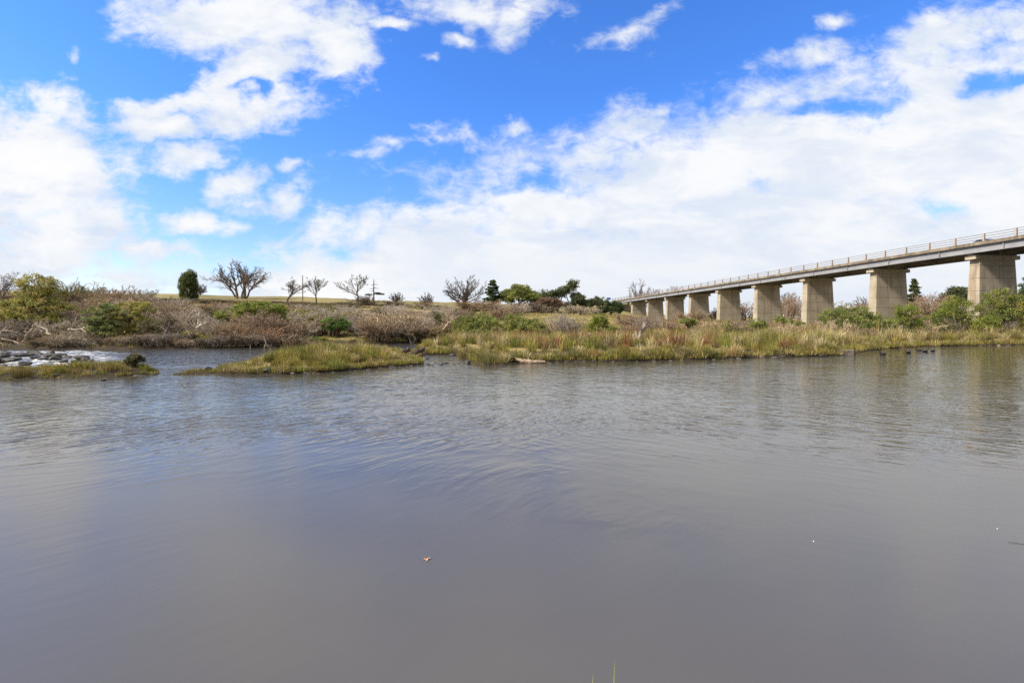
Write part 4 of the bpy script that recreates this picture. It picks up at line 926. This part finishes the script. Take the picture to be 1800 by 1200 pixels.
# ------------------------------------------------------------------ rocks
def rock_mesh(seed,mat):
    rng=RNG(seed); import bmesh
    bm=bmesh.new(); bmesh.ops.create_icosphere(bm,subdivisions=3,radius=1)
    dirs=nrm(rng.normal(size=(9,3))); offs=rng.uniform(.55,.9,9); ph=rng.uniform(0,9,3)
    for v in bm.verts:
        p=np.array(v.co); k=1.0
        for d,o_ in zip(dirs,offs):
            dt=p@d
            if dt>o_: k=min(k,o_/dt)
        k*=1+.06*math.sin(5*p[0]+ph[0])*math.sin(6*p[1]+ph[1])+.04*math.sin(11*p[2]+ph[2])
        v.co=Vector(p*k)
    me=bpy.data.meshes.new('rock'); bm.to_mesh(me); bm.free(); me.materials.append(mat)
    for p in me.polygons: p.use_smooth=False
    return me
RM=[rock_mesh(900+i,M['rock']) for i in range(5)]; PM=[rock_mesh(950+i,M['pale_rock']) for i in range(4)]
rr=RNG(901)
def rock(px,py,wpx,label,group,pale=False,flat=.45,z=None):
    x,y=W(px,py+1.0); s=wpx/F*y/2
    o=bpy.data.objects.new('rock',(PM if pale else RM)[rr.integers(0,4)]); COL.objects.link(o)
    zz=max(gz(x,y),-.03) if z is None else z
    o.location=(x,y,zz+s*flat*.5); o.scale=(s,s*rr.uniform(.6,1),s*flat*rr.uniform(.8,1.2)); o.rotation_euler=(rr.normal()*.12,rr.normal()*.12,rr.uniform(0,6.28))
    tag(o,label,'rock',group)
for px,py,w in[(12,628,22),(34,631,26),(50,630,20),(66,629,24),(88,631,22),(104,632,24),(120,634,18),(20,640,30),(2,650,30),(30,650,20),(62,635,18),(78,637,22),(96,638,26),(142,636,26),(150,638,18),(110,640,16),(12,655,34),(24,660,24),(70,657,26),(84,654,22),(44,644,22),(6,634,24),(58,625,20),(90,626,18),(-8,640,30),(66,650,14),(96,650,12),(160,639,12),(130,640,14)]:
    rock(px,py,w,'dark wet rock among the white water of the rapids','rocks in the rapids',z=.05+.10*sstep(17,24,F*EYE/(py-HY)))
for px,py,w in[(615,651,9),(626,651,8),(648,649,10),(668,646,12),(690,645,14),(703,644,9),(715,643,8),(724,643,12),(736,642,10),(752,640,14),(774,640,12),(782,638,16),(798,640,8),(806,638.5,10),(818,637,10),(765,637,8),(760,641,9),(708,646,7),(640,651,7)]:
    rock(px,py,w,'small dark stone in the row across the mouth of the inlet','stones across the inlet')
rock(749,630,15,'rounded grey boulder sitting in the inlet below the dark logs','boulders in the inlet')
rock(796,624,14,'flat dark stone on the right rim of the inlet','boulders in the inlet')
rock(822,638,18,'brown grassy-topped boulder at the right corner of the inlet','boulders in the inlet',flat=.7)
for px,py,w in[(980,635.5,10),(997,635,11),(1012,635,9),(1027,634.5,10),(1045,634.5,10),(1060,634,10),(1078,635,9),(1120,634.5,10),(1150,633.5,9),(1180,633,8),(966,637,10)]:
    rock(px,py,w,'small dark stone at the waterline right of the driftwood log','waterline stones right of the driftwood')
for px,py,w in[(1575,611,12),(1588,610,14),(1605,609.5,10),(1616,608.5,12),(1628,608,16),(1648,607.5,16),(1662,607.5,14),(1678,607.5,14),(1692,606.8,16),(1705,606.8,14),(1722,607,18),(1740,606.5,14),(1755,606.5,14),(1772,606,18),(1788,606,12)]:
    rock(px,py-.6,w*.55,'grey-brown stone in the row edging the water below the nearest pier','edging stones below the nearest pier',pale=rr.random()<.3,flat=.32)
for px,py,w in[(400,654.5,10),(412,656,12),(455,656,14),(470,656.5,18),(490,656,14),(515,656.5,16),(540,656,14),(560,655,10),(366,653,18),(352,654,9),(585,653,9),(320,658,8)]:
    rock(px,py,w,'brown stone along the front edge of the grassy spit','stones under the grassy spit',pale=rr.random()<.4)
for px,py,w in[(240,660,16),(252,660,10),(195,655,22),(272,657,12),(170,660,10),(100,663,12)]:
    rock(px,py,w,'grey stone on the edge of the small stony islet','stones on the islet',pale=rr.random()<.4)
for px,py,w in[(1362,627.5,12),(1375,626.5,14),(1390,626,10),(1340,628,10),(1300,629.5,12),(1285,630,8),(1255,631,8)]:
    rock(px,py,w,'dark stone at the waterline below the big straw tussock','waterline stones by the straw tussock')

# ------------------------------------------------------------------ driftwood, stumps, branches
def knobbly(seed,pts,radii,mat,name,label,cat,stubs=(),sides=10,group=None):
    rng=RNG(seed); pts=np.array(pts,float)
    # resample the path and roughen it
    t=np.linspace(0,len(pts)-1,14); P=np.stack([np.interp(t,range(len(pts)),pts[:,i]) for i in range(3)],-1)
    Rr=np.interp(t,range(len(radii)),radii)*rng.uniform(.88,1.12,14); P[1:-1]+=rng.normal(size=(12,3))*.12*np.mean(radii)
    o0=P[0].copy(); P=P-o0
    mb=MB(); V,Q=tubes(P[None],Rr[None],sides); V=V+rng.normal(size=V.shape)*np.mean(radii)*.07
    n=len(V); V=np.vstack([V,P[0],P[-1]]); k=sides; T=[(n,(j+1)%k,j) for j in range(k)]+[(n+1,13*k+j,13*k+(j+1)%k) for j in range(k)]
    mb.add(V,Q,T)
    for f,d,l,r in stubs:
        i=int(f*13); d=np.array(d,float); q=np.linspace(0,1,5)[:,None]; p=P[i]+d*l*q; p[1:]+=rng.normal(size=(4,3))*.06*l
        mb.tube(p,np.linspace(r,r*.35,5),7)
    o=mb.build(name,mat,None,False,tuple(o0)); tag(o,label,cat,group); return o
def WZ(px,py,Y): return np.array([(px-CX)/F*Y,Y,EYE+(HY-py)/F*Y])
knobbly(1,[WZ(908,631,21.6),WZ(918,634.5,21.6),WZ(936,636,21.5),WZ(958,636,21.6)],[.05,.10,.10,.05],M['driftwood'],'driftwood_log','pinkish tan driftwood log lying at the waterline','log',[(.1,(-.6,.1,.5),.25,.035),(.6,(.3,.2,.6),.15,.025)])
knobbly(2,[WZ(692,626,24.5),WZ(706,619,24.6),WZ(719,614,24.8)],[.04,.09,.13],M['dark_wood'],'dark_log','dark broken log tilting up out of the spit, left of the two','log',[(.5,(.5,-.3,-.2),.3,.05),(.95,(.2,0,1),.16,.05)])
knobbly(3,[WZ(716,627,24),WZ(730,619,24.2),WZ(745,613.5,24.5)],[.07,.12,.12],M['dark_wood'],'dark_log','dark thick log with a ragged end tilting up beside the inlet, right of the two','log',[(.95,(.5,0,.9),.22,.05),(.9,(-.3,.2,1),.2,.05),(.4,(.3,-.5,-.4),.3,.06)])
knobbly(4,[WZ(1113,611,29),WZ(1115,604,29),WZ(1118,597,29.2)],[.22,.27,.16],M['pale_wood'],'tree_stump','round bleached stump at the foot of the pale leaning dead trunk','stump',[(.1,(-.7,-.2,-.5),.4,.08),(.1,(.6,-.3,-.5),.4,.07),(.8,(-.5,0,.6),.2,.07)],12)
e=empty('dead_tree',tuple(WZ(1120,607,29.6)),'pale leaning dead tree with mauve twigs above the bleached stump','tree')
rng=RNG(31); t=np.linspace(0,1,6)
roots=[(np.stack([.25*t+.45*t**2,.1*t,1.75*t-.25*t*t],-1),.10,.035),(np.stack([.3*t+.15*t**2,-.1*t,1.45*t],-1)+rng.normal(size=(6,3))*.02,.06,.025),(np.stack([-.05*t,.1*t,.9*t],-1),.05,.02)]
lv=grow(rng,roots,[dict(n=7,t0=.35,ang=(20,60),len=.42,r=.55,rmin=.012,wob=.25),dict(n=5,t0=.2,ang=(20,60),len=.55,r=.6,rmin=.008,wob=.25),dict(n=4,t0=.2,ang=(20,60),len=.6,r=.7,rmin=.006,k=3)])
wood(lv[:1],'trunk',e,(.36,.31,.29),rng,sides=(8,6)); wood(lv[1:],'twigs',e,(.20,.135,.125),rng,start=1,jit=.3)
# heap of weathered wood among the reeds
for i,(a,b,r,l) in enumerate([((902,606),(906,594),.09,'upright dark end piece on the left of the weathered wood heap'),((905,595),(926,592.5),.09,'top grey piece lying across the weathered wood heap'),((910,603),(936,596),.10,'slanting pale piece in the middle of the weathered wood heap'),((918,597),(938,600),.085,'grey piece slipping down the right of the weathered wood heap'),((938,606),(939.5,594),.08,'upright dark end piece on the right of the weathered wood heap'),((912,598),(930,604),.08,'brown piece under the slanting one in the weathered wood heap'),((908,607),(934,607),.11,'bottom dark piece half hidden under the weathered wood heap')]):
    knobbly(40+i,[WZ(*a,32+.12*i),(WZ(*a,32+.12*i)+WZ(*b,32+.05*i))/2+np.array([0,-.05,.03]),WZ(*b,32+.05*i)],[r,r*1.25,r*.9],M['pale_wood'] if i in(1,2,3) else M['dark_wood'],'weathered_log',l,'log',[(.6,(.4,-.4,.5),.2,.04)],8,'weathered wood heap')
# fallen dead limbs and root plates along the far bank
def deadlimb(seed,pts,r,col,label,Y,n=6,name='dead_branch',group='dead branches on the far bank',wob=.35):
    rng=RNG(seed); P=np.array([WZ(p[0],p[1],Y+(p[2] if len(p)>2 else 0)) for p in pts]); t=np.linspace(0,len(P)-1,7)
    P=np.stack([np.interp(t,range(len(P)),P[:,i]) for i in range(3)],-1); o0=P[0].copy(); P=P-o0; P[1:]+=rng.normal(size=(6,3))*.05
    r*=1.35; lv=grow(rng,[(P,r,r*.45)],[dict(n=n,t0=.2,ang=(30,75),len=.45,r=.6,rmin=.015,wob=wob,bias=(0,0,.05)),dict(n=4,t0=.2,ang=(25,70),len=.5,r=.65,rmin=.01,wob=wob),dict(n=3,t0=.3,ang=(25,70),len=.5,r=.7,rmin=.007,wob=wob,k=3)])
    o=wood(lv,name,None,col,rng,sides=(7,5,3,3)); o.location=tuple(o0); tag(o,label,'branch',group)
PW=(.46,.39,.32); PB=(.32,.25,.19)
for i,(pts,r,c,l,n) in enumerate([
 ([(-12,593),(20,600),(48,611)],.09,PB,'long tan fallen limb sloping down to the root plate, upper of the heap',6),
 ([(-10,603),(18,608),(50,615)],.10,PB,'tan fallen limb lying lowest in the heap at the water',6),
 ([(-8,585),(12,580),(30,585)],.07,PB,'brown arching limb at the top of the heap under the olive wattle',7),
 ([(34,606),(50,585),(66,566)],.09,PB,'leaning grey limb under the olive wattle, tallest one',5),
 ([(88,588),(76,576),(62,568)],.06,PW,'pale crooked limb propped right of the olive wattle trunk',4),
 ([(120,580),(135,578),(152,583)],.06,PW,'pale hooked limb with a bare tip left of the leafy pair',4),
 ([(128,616),(118,602),(126,590)],.07,PW,'pale curved root arching at the water left of the leafy pair',4),
 ([(148,618),(132,612),(120,610)],.06,PW,'pale low root trailing in the water left of the leafy pair',3),
 ([(152,618),(152,606),(140,598)],.06,PW,'pale forked root standing in the water under the leafy pair',4),
 ([(172,600),(165,612),(150,614)],.05,PW,'thin looping root under the leafy pair',4),
 ([(199,616),(190,604),(193,594)],.07,PW,'pale whitish limb curving into the water under the leafy pair',3),
 ([(345,576),(356,570),(366,566)],.06,PW,'pale horizontal limb jutting from the grey twigs',5),
 ([(296,602),(292,582),(300,566)],.12,(.13,.10,.085),'gnarled dark trunk with pale twigs right of the leafy pair',9),
 ([(330,604),(336,590),(328,580)],.09,(.15,.12,.10),'dark curved trunk leaning at the water under the grey twigs',7),
 ([(349,570),(350,552),(346,540)],.07,PW,'whitish upright dead limb with forked twigs below the cypress',8),
 ([(414,614),(414,596),(418,584)],.035,PW,'thin pale stem standing at the waterline, left of three',3),
 ([(440,614),(438,600),(442,590)],.03,PW,'thin pale stem standing at the waterline, middle of three',3),
 ([(464,614),(468,602),(464,590)],.03,PB,'thin reddish stem standing at the waterline, right of three',4),
 ([(670,598),(690,585),(700,576)],.05,PW,'straw-pale leaning limb above the channel end',6),
 ([(778,580),(790,566),(802,556)],.05,PB,'slanting bare limb left of the broad leafy shrubs',6),
 ([(730,598),(745,588),(756,580)],.05,PB,'slanting grey limb low at the channel end',6)]):
    deadlimb(60+i,pts,r,c,l,[37.5,37,38.5,38.5,37.5,37.5,36.6,36.3,36.3,36.5,36.2,39,38,38,40.5,36.7,36.7,36.7,47,41,48][i],n)
def rootplate(seed,px,py,w,h,Y,label):
    rng=RNG(seed); mb=MB(); c=WZ(px,py,Y)
    d=nrm(rng.normal(size=(30,3)))
    me=rock_mesh(seed,M['soil']); o=bpy.data.objects.new('root_plate',me); COL.objects.link(o)
    o.location=tuple(c); o.scale=(w,w*.6,h); tag(o,label,'roots','root plates on the far bank')
    P=[]
    for q in range(26):
        d=nrm(rng.normal(size=3)+np.array([0,-.3,.1])); t=np.linspace(.5,1.5,4)[:,None]; p=d*t; p[1:]+=rng.normal(size=(3,3))*.12; P.append(p)
    P=np.array(P); V,Q=tubes(P,np.tile([.06,.05,.035,.02],(26,1)),4)
    mk('root_ends',V,Q,None,M['bark'],o,np.tile((.16,.12,.09),(len(V),1)))
rootplate(970,64,617,.62,.38,36.6,'dark upturned root plate at the water below the olive wattle')
rootplate(971,374,609,.42,.34,37.0,'dark root plate with pale roots at the waterline under the dome-shaped shrub')
rootplate(972,172,612,1.3,.34,37.2,'long dark undercut root mass under the leafy pair')
rootplate(973,432,606,1.4,.45,37.8,'dark shaded root mass under the rusty thicket')
rootplate(974,1187,577,.45,.2,54,'dark hollow root mass in the grass below the fourth pier')

# old square concrete block with a dark post at the right bank
e=empty('concrete_block',tuple(np.array([*W(1486,624),0.0])),'square old concrete block with a dark timber post at the waterline','block')
mb=MB(); mb.loft([[(-.38,-.2,-.1),(.36,-.2,-.1),(.36,.25,-.1),(-.38,.25,-.1)],[(-.36,-.2,.24),(.35,-.19,.26),(.35,.24,.27),(-.35,.24,.25)],[(-.34,-.18,.27),(.33,-.17,.29),(.33,.22,.30),(-.33,.22,.28)]]); mb.build('block',M['pale_rock'],e)
mb=MB(); mb.loft([[(.38,-.16,-.1),(.47,-.16,-.1),(.47,-.06,-.1),(.38,-.06,-.1)],[(.385,-.16,.42),(.465,-.16,.40),(.465,-.06,.42),(.385,-.06,.44)]]); mb.build('post',M['dark_wood'],e)

# white wrapped bundle left in the grass
me=rock_mesh(960,M['white_sheet']); o=bpy.data.objects.new('white_sack',me); COL.objects.link(o); c=WZ(1037,587.5,38); o.location=tuple(c); o.scale=(.20,.15,.17); tag(o,'crumpled white sack lying in the grass beside the upright bright green shrub','sack')

# ------------------------------------------------------------------ poles, sign, guard rail
def pole(px,ytop,Y,label,arm=None,r=.11):
    loc,h,_=spot(px,ytop,10,Y); e=empty('power_pole',loc,label,'pole')
    mb=MB(); mb.tube([(0,0,-.2),(0,0,h)],[r,r*.7],10); mb.build('shaft',M['pole_wood'],e)
    for z in arm or[]:
        mb=MB(); mb.box(-.9,.9,-.13,-.07,h*z-.06,h*z+.06); a=mb.build('cross_arm',M['pole_wood'],e)
        for x in(-.8,-.3,.3,.8):
            mb=MB(); mb.tube([(x,-.1,h*z+.062),(x,-.1,h*z+.14),(x,-.1,h*z+.2)],[.05,.06,.03],8); mb.build('insulator',M['white_sheet'],a)
pole(532,484,122,'thin bare wooden pole standing between two bare trees on the ridge',r=.13)
pole(1107,505,176,'wooden power pole with cross arms at the far end of the bridge',[.97,.82],.14)
pole(1039,529,160,'short distant pole near the dark umbrella-shaped tree',[.93],.1)
x,y=(1070-CX)/F*172,172.; z=gz(x,y)
e=empty('road_sign',(x,y,z),'small blue road sign on two posts above the dense green bush','sign')
zt=EYE+(HY-523)/F*172
for sx in(-.5,.5):
    mb=MB(); mb.tube([(sx,.06,-.2),(sx,.06,zt-z-.05)],.04,8); mb.build('post',M['galv'],e)
mb=MB(); mb.box(-.7,.7,-.02,.02,zt-z-.75,zt-z); mb.build('panel',M['sign_blue'],e)
mb=MB()
for a in [(-.66,.66,zt-z-.04,zt-z-.02),(-.66,.66,zt-z-.73,zt-z-.71)]: mb.box(a[0],a[1],-.024,-.021,a[2],a[3])
mb.build('border',M['white_sheet'],e)
Yg=108; p0=((928-CX)/F*Yg,Yg); p1=((1008-CX)/F*(Yg+6),Yg+6)
e=empty('guard_rail',(p0[0],p0[1],gz(*p0)),'pale roadside guard rail along the top of the tan field','guard rail'); pts=[]
for i in range(7):
    f=i/6; x=p0[0]+(p1[0]-p0[0])*f; y=p0[1]+(p1[1]-p0[1])*f; z=gz(x,y); pts.append((x-p0[0],y-p0[1],z-gz(*p0)))
    mb=MB(); q=pts[-1]; mb.box(q[0]-.07,q[0]+.07,q[1]+.06,q[1]+.2,q[2]-.2,q[2]+.78); mb.build('post',M['pole_wood'],e)
mb=MB(); mb.loft([[(x,y,z+.45),(x,y-.06,z+.52),(x,y-.01,z+.6),(x,y-.06,z+.68),(x,y,z+.76),(x,y+.04,z+.6)] for x,y,z in pts]); mb.build('beam',M['galv'],e)

# ------------------------------------------------------------------ water birds
def bird(px,py,sc,rz,label,alert=1.0):
    x,y=W(px,py); e=empty('water_bird',(x,y,0),label,'bird','dark birds swimming on the river',rz); e.scale=(sc,sc,sc)
    # one continuous body: tail, back, breast, neck, head (along +x)
    path=[(-.235,0,.085,.012,.006),(-.20,0,.078,.04,.018),(-.13,0,.06,.075,.055),(-.04,0,.045,.095,.078),(.06,0,.045,.092,.082),(.12,0,.06,.07,.07),(.15,0,.10,.046,.046),
          (.158,0,.15*alert+.01,.034,.034),(.168,0,.19*alert,.030,.032),(.185,0,.215*alert,.036,.036),(.21,0,.222*alert,.034,.032),(.235,0,.215*alert,.022,.02),(.246,0,.21*alert,.012,.01)]
    rings=[]
    for i,(a,b,c,ry,rzz) in enumerate(path):
        p0=path[max(i-1,0)]; p1=path[min(i+1,len(path)-1)]; d=nrm(np.array([p1[0]-p0[0],0,p1[2]-p0[2]])); n=np.array([-d[2],0,d[0]])
        an=np.arange(12)/12*2*np.pi
        rings.append(np.array([a,b,c])+np.cos(an)[:,None]*np.array([0,ry,0])+np.sin(an)[:,None]*n*rzz)
    mb=MB(); mb.loft(rings); o=mb.build('body',M['feather'],e,True); s=o.modifiers.new('s','SUBSURF'); s.levels=s.render_levels=1
    for sy in(-1,1):   # folded wing
        mb=MB(); an=np.arange(10)/10*2*np.pi; rg=[]
        for t,rr_,hh in[(-.22,.006,.004),(-.15,.02,.03),(-.05,.024,.05),(.04,.02,.045),(.09,.006,.015)]:
            rg.append(np.stack([np.full(10,t),sy*(.075 if t>-.2 else .035)+np.cos(an)*rr_,.075+np.sin(an)*hh],-1))
        mb.loft(rg); mb.build('wing',M['feather'],e,True)
    mb=MB(); mb.loft([[(.236,-.011,.20*alert),(.236,.011,.20*alert),(.236,.011,.218*alert),(.236,-.011,.218*alert)],[(.285,-.004,.197*alert),(.285,.004,.197*alert),(.285,.004,.204*alert),(.285,-.004,.204*alert)]]); mb.build('bill',M['bill'],e)
bird(1445,626.5,.85,2.6,'dark bird hugging the bank left of the square concrete block',.8)
bird(1552,623.5,1.0,math.pi,'dark bird swimming, leftmost of the loose group of five, head to the left')
bird(1597,620.5,1.0,.25,'dark bird swimming second from left in the loose group of five',1.05)
bird(1615,616.5,.9,2.9,'dark bird with low head closest to the bank in the group of five',.75)
bird(1626,618.8,1.05,.1,'dark bird in the group of five just below the one closest to the bank',1.05)
bird(1640,617.8,.95,.3,'dark bird swimming, rightmost of the loose group of five',1.1)
bird(182,668.5,.5,math.pi-.2,'lone small dark bird in the water off the small stony islet',1.0)

# floating dead leaf
x,y=W(750,983); an=np.linspace(0,2*np.pi,25)[:-1]; rr_=.018*(1+.35*np.cos(5*an))*(1+.1*np.cos(2*an))
pts=np.stack([np.cos(an)*rr_,np.sin(an)*rr_*.8,.006+.006*np.cos(2*an)],-1)
V=np.vstack([pts,[(0,0,.002)],pts-np.array([0,0,.001]),[(0,0,.001)]]); T=[(24,i,(i+1)%24) for i in range(24)]+[(49,25+(i+1)%24,25+i) for i in range(24)]
V=V*1.0
e=empty('floating_leaf',(x,y,.002),'small curled orange-brown dead leaf floating on the calm near water','leaf')
mk('leaf_blade',V,None,T,M['leaf_dry'],e)
mb=MB(); mb.tube([(0,-.012,.006),(.002,-.028,.010),(.0,-.042,.006)],[.0014,.0012,.001],6); mb.build('leaf_stalk',M['leaf_dry'],e)

# small floating bits further out
for px,py,r_,l in[(1430,951,.0035,'tiny white fleck of foam floating on the calm water nearer the middle'),(1753,929,.003,'tiny white fleck of foam floating near the picture edge')]:
    x,y=W(px,py); mb=MB(); an=np.arange(9)/9*2*np.pi
    mb.loft([np.stack([np.cos(an)*r_*k*(1+.2*np.cos(3*an)),np.sin(an)*r_*k,np.full(9,z)],-1) for k,z in((1,-.001),(.9,.002),(.4,.004))])
    tag(mb.build('foam_fleck',M['white_sheet'],None,False,(x,y,.001)),l,'foam fleck')
x,y=W(1788,955); mb=MB(); mb.tube([(-.05,.02,.003),(-.01,.005,.005),(.03,-.012,.004),(.07,-.03,.003)],[.0012,.0018,.0018,.001],6); mb.tube([(.03,-.012,.004),(.045,.004,.006)],[.0012,.0008],5)
tag(mb.build('floating_twig',M['dark_wood'],None,False,(x,y,.0)),'thin dark twig floating near the picture edge','twig')

# ------------------------------------------------------------------ sky, sun, camera
SUN_AZ,SUN_EL=R(-106),R(43)      # azimuth from +Y towards +X
w=bpy.data.worlds.new('World'); scene.world=w; w.use_nodes=True
t=NT(w.node_tree)
D=t.n('ShaderNodeTexCoord').outputs['Generated']
sky=t.n('ShaderNodeTexSky', sky_type='NISHITA', sun_disc=False, sun_elevation=SUN_EL, sun_rotation=SUN_AZ, air_density=1.0, dust_density=.35, ozone_density=2.2, altitude=50)
sep=t.n('ShaderNodeSeparateXYZ',{0:D}); x,y,z=sep.outputs
ya=t.math('MAXIMUM',t.math('ABSOLUTE',y),.15); u=t.math('DIVIDE',x,ya); v=t.math('DIVIDE',t.math('MAXIMUM',z,-.05),ya)
uv=t.n('ShaderNodeCombineXYZ',{0:u,1:v,2:t.math('MULTIPLY',t.math('LESS_THAN',y,0.0),7.3)}).outputs[0]
wn=t.noise(uv,2.6,4,.55,out=1); wn=t.n('ShaderNodeVectorMath',{0:wn,1:(.5,.5,.5)},operation='SUBTRACT').outputs[0]
wn=t.n('ShaderNodeVectorMath',{0:wn,1:(.30,.20,0)},operation='MULTIPLY').outputs[0]
wn2=t.n('ShaderNodeVectorMath',{0:t.noise(uv,10,4,.6,out=1),1:(.5,.5,.5)},operation='SUBTRACT').outputs[0]
wn=t.n('ShaderNodeVectorMath',{0:wn,1:t.n('ShaderNodeVectorMath',{0:wn2,1:(.10,.06,0)},operation='MULTIPLY').outputs[0]},operation='ADD').outputs[0]
uw=t.n('ShaderNodeVectorMath',{0:uv,1:wn},operation='ADD').outputs[0]
sw=t.n('ShaderNodeSeparateXYZ',{0:uw}); U,Vv=sw.outputs[0],sw.outputs[1]
# the long bank of cloud rising to the right
edge=t.math('ADD',t.math('MULTIPLY',U,.285),.352)
bank=t.mapr(t.math('SUBTRACT',edge,Vv),-.10,.16,0,1,False)
bank=t.math('MULTIPLY',bank,t.mapr(t.math('ADD',U,t.math('MULTIPLY',Vv,-.5)),-.80,-.52))
low=t.mapr(Vv,.20,.03,0,.64)
tot=t.math('MAXIMUM',t.math('MULTIPLY',bank,.98),low)
flatv=t.n('ShaderNodeCombineXYZ',{0:U,1:Vv,2:0.0}).outputs[0]
def pxuv(px,py): return ((px-CX)/F,(HY-py)/F)
BL=[(30,300,190,150,0,1.0),(90,400,185,105,0,1.0),(60,205,95,75,0,.85),(20,470,260,50,0,.75),
    (430,40,165,95,0,1.0),(560,95,90,95,20,.95),(430,140,150,48,28,.9),(300,188,120,26,8,.95),(430,185,120,34,-10,.9),(290,222,115,22,2,.9),(400,215,90,24,0,.75),
    (330,275,85,36,6,.9),(430,312,62,34,18,.75),(362,394,88,24,0,1.0),(300,445,95,24,4,.8),(145,112,28,18,20,.6),
    (820,10,130,38,0,.8),(930,25,100,45,20,.75),(805,66,45,20,0,.7),(670,45,60,16,0,.65),(1100,35,150,26,24,.55),
    (790,252,60,20,-12,.6),(700,265,80,20,0,.5),(895,245,42,22,0,.9),(640,285,70,20,0,.5),(540,287,45,14,0,.5),
    (1420,95,120,30,12,.7),(1500,15,80,22,0,.55),(1175,200,22,34,15,.6),(755,104,28,8,0,.5),(1560,120,330,60,14,.7),(1700,70,200,60,24,.9),(1260,225,200,46,8,.6),(510,345,80,34,12,.75)]
for px,py,rx_,ry_,rot,wt in BL:
    a,b=pxuv(px,py)
    g=t.n('ShaderNodeTexGradient',{0:t.vmap(flatv,(a,b,0),(0,0,R(rot)),(rx_/F*1.5,ry_/F*1.5,1),'TEXTURE')},gradient_type='SPHERICAL').outputs[1]
    tot=t.math('MAXIMUM',tot,t.math('MULTIPLY',t.mapr(g,0,.9,0,1.0,False),wt*.93))
for px,py,rx_,ry_,rot,wt in [(1775,158,70,24,10,.75),(1450,188,130,16,10,.45),(430,175,34,14,-20,.6),(640,345,70,24,0,.35),(930,320,70,18,0,.4),(1010,395,120,16,4,.3),(640,430,90,22,0,.4),(1300,350,160,14,3,.3),(1630,350,120,16,3,.3),(250,150,80,40,0,.5)]:
    a,b=pxuv(px,py)
    g=t.n('ShaderNodeTexGradient',{0:t.vmap(flatv,(a,b,0),(0,0,R(rot)),(rx_/F*1.5,ry_/F*1.5,1),'TEXTURE')},gradient_type='SPHERICAL').outputs[1]
    tot=t.math('SUBTRACT',tot,t.math('MULTIPLY',t.mapr(g,0,.9,0,1,False),wt))
# heavy white cloud added overhead and behind, out of view, to neutralise ambient light
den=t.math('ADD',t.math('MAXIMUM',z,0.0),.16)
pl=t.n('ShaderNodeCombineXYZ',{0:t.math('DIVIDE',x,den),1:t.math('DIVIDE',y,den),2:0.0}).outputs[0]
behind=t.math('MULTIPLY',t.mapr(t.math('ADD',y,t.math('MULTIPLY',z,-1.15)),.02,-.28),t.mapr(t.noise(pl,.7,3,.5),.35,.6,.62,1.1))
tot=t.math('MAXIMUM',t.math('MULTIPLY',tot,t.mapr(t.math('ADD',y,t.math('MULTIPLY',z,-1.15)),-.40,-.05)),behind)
f_big=t.noise(uv,5.5,8,.60,.25); f_fine=t.noise(t.vmap(uv,sc=(1,1.7,1)),21,7,.66,.5)
wis=t.noise(t.vmap(pl,loc=(3,1,0),rot=(0,0,R(12)),sc=(1,1,1)),1.9,7,.62,.6)
d=t.math('ADD',tot,t.math('MULTIPLY',t.math('SUBTRACT',f_big,.5),1.05))
d=t.math('ADD',d,t.math('MULTIPLY',t.math('SUBTRACT',f_fine,.5),.72))
d=t.math('ADD',d,t.math('MULTIPLY',t.math('SUBTRACT',wis,.5),.80))
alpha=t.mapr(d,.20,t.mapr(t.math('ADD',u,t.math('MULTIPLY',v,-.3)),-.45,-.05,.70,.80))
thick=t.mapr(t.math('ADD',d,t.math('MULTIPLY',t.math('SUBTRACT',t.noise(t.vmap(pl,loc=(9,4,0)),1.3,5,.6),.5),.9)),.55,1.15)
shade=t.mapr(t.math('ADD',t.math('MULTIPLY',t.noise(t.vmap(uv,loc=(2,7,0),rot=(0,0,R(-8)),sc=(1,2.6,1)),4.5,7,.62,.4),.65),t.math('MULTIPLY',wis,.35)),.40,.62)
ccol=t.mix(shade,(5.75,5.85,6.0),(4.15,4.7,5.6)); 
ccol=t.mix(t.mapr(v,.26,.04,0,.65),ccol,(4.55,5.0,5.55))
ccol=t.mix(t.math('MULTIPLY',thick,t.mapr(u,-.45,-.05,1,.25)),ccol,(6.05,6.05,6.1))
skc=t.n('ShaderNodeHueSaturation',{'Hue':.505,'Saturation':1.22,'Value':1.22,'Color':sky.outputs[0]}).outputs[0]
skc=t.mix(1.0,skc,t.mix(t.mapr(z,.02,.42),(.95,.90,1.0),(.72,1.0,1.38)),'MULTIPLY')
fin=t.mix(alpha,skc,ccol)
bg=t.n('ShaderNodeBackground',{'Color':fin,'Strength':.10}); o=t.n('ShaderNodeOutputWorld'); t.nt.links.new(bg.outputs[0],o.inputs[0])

sun=bpy.data.lights.new('sun','SUN'); sun.energy=4.6; sun.angle=R(10); sun.color=(1,.92,.78)
so=bpy.data.objects.new('sun',sun); COL.objects.link(so)
sd=Vector((math.sin(SUN_AZ)*math.cos(SUN_EL),math.cos(SUN_AZ)*math.cos(SUN_EL),math.sin(SUN_EL)))
so.rotation_euler=sd.to_track_quat('Z','Y').to_euler()
cam=bpy.data.cameras.new('camera'); co=bpy.data.objects.new('camera',cam); COL.objects.link(co)
co.location=(0,0,EYE); co.rotation_euler=(R(90),0,0)
cam.sensor_width=36; cam.lens=F/1800*36; cam.shift_y=(HY-600)/1800; cam.clip_end=3000; cam.clip_start=.05
scene.camera=co
scene.view_settings.view_transform='Standard'; scene.view_settings.look='None'; scene.view_settings.exposure=.72; scene.view_settings.gamma=1
scene.cycles.use_denoising=False; scene.cycles.sample_clamp_direct=4; scene.cycles.sample_clamp_indirect=2; scene.cycles.max_bounces=6; scene.cycles.transparent_max_bounces=4
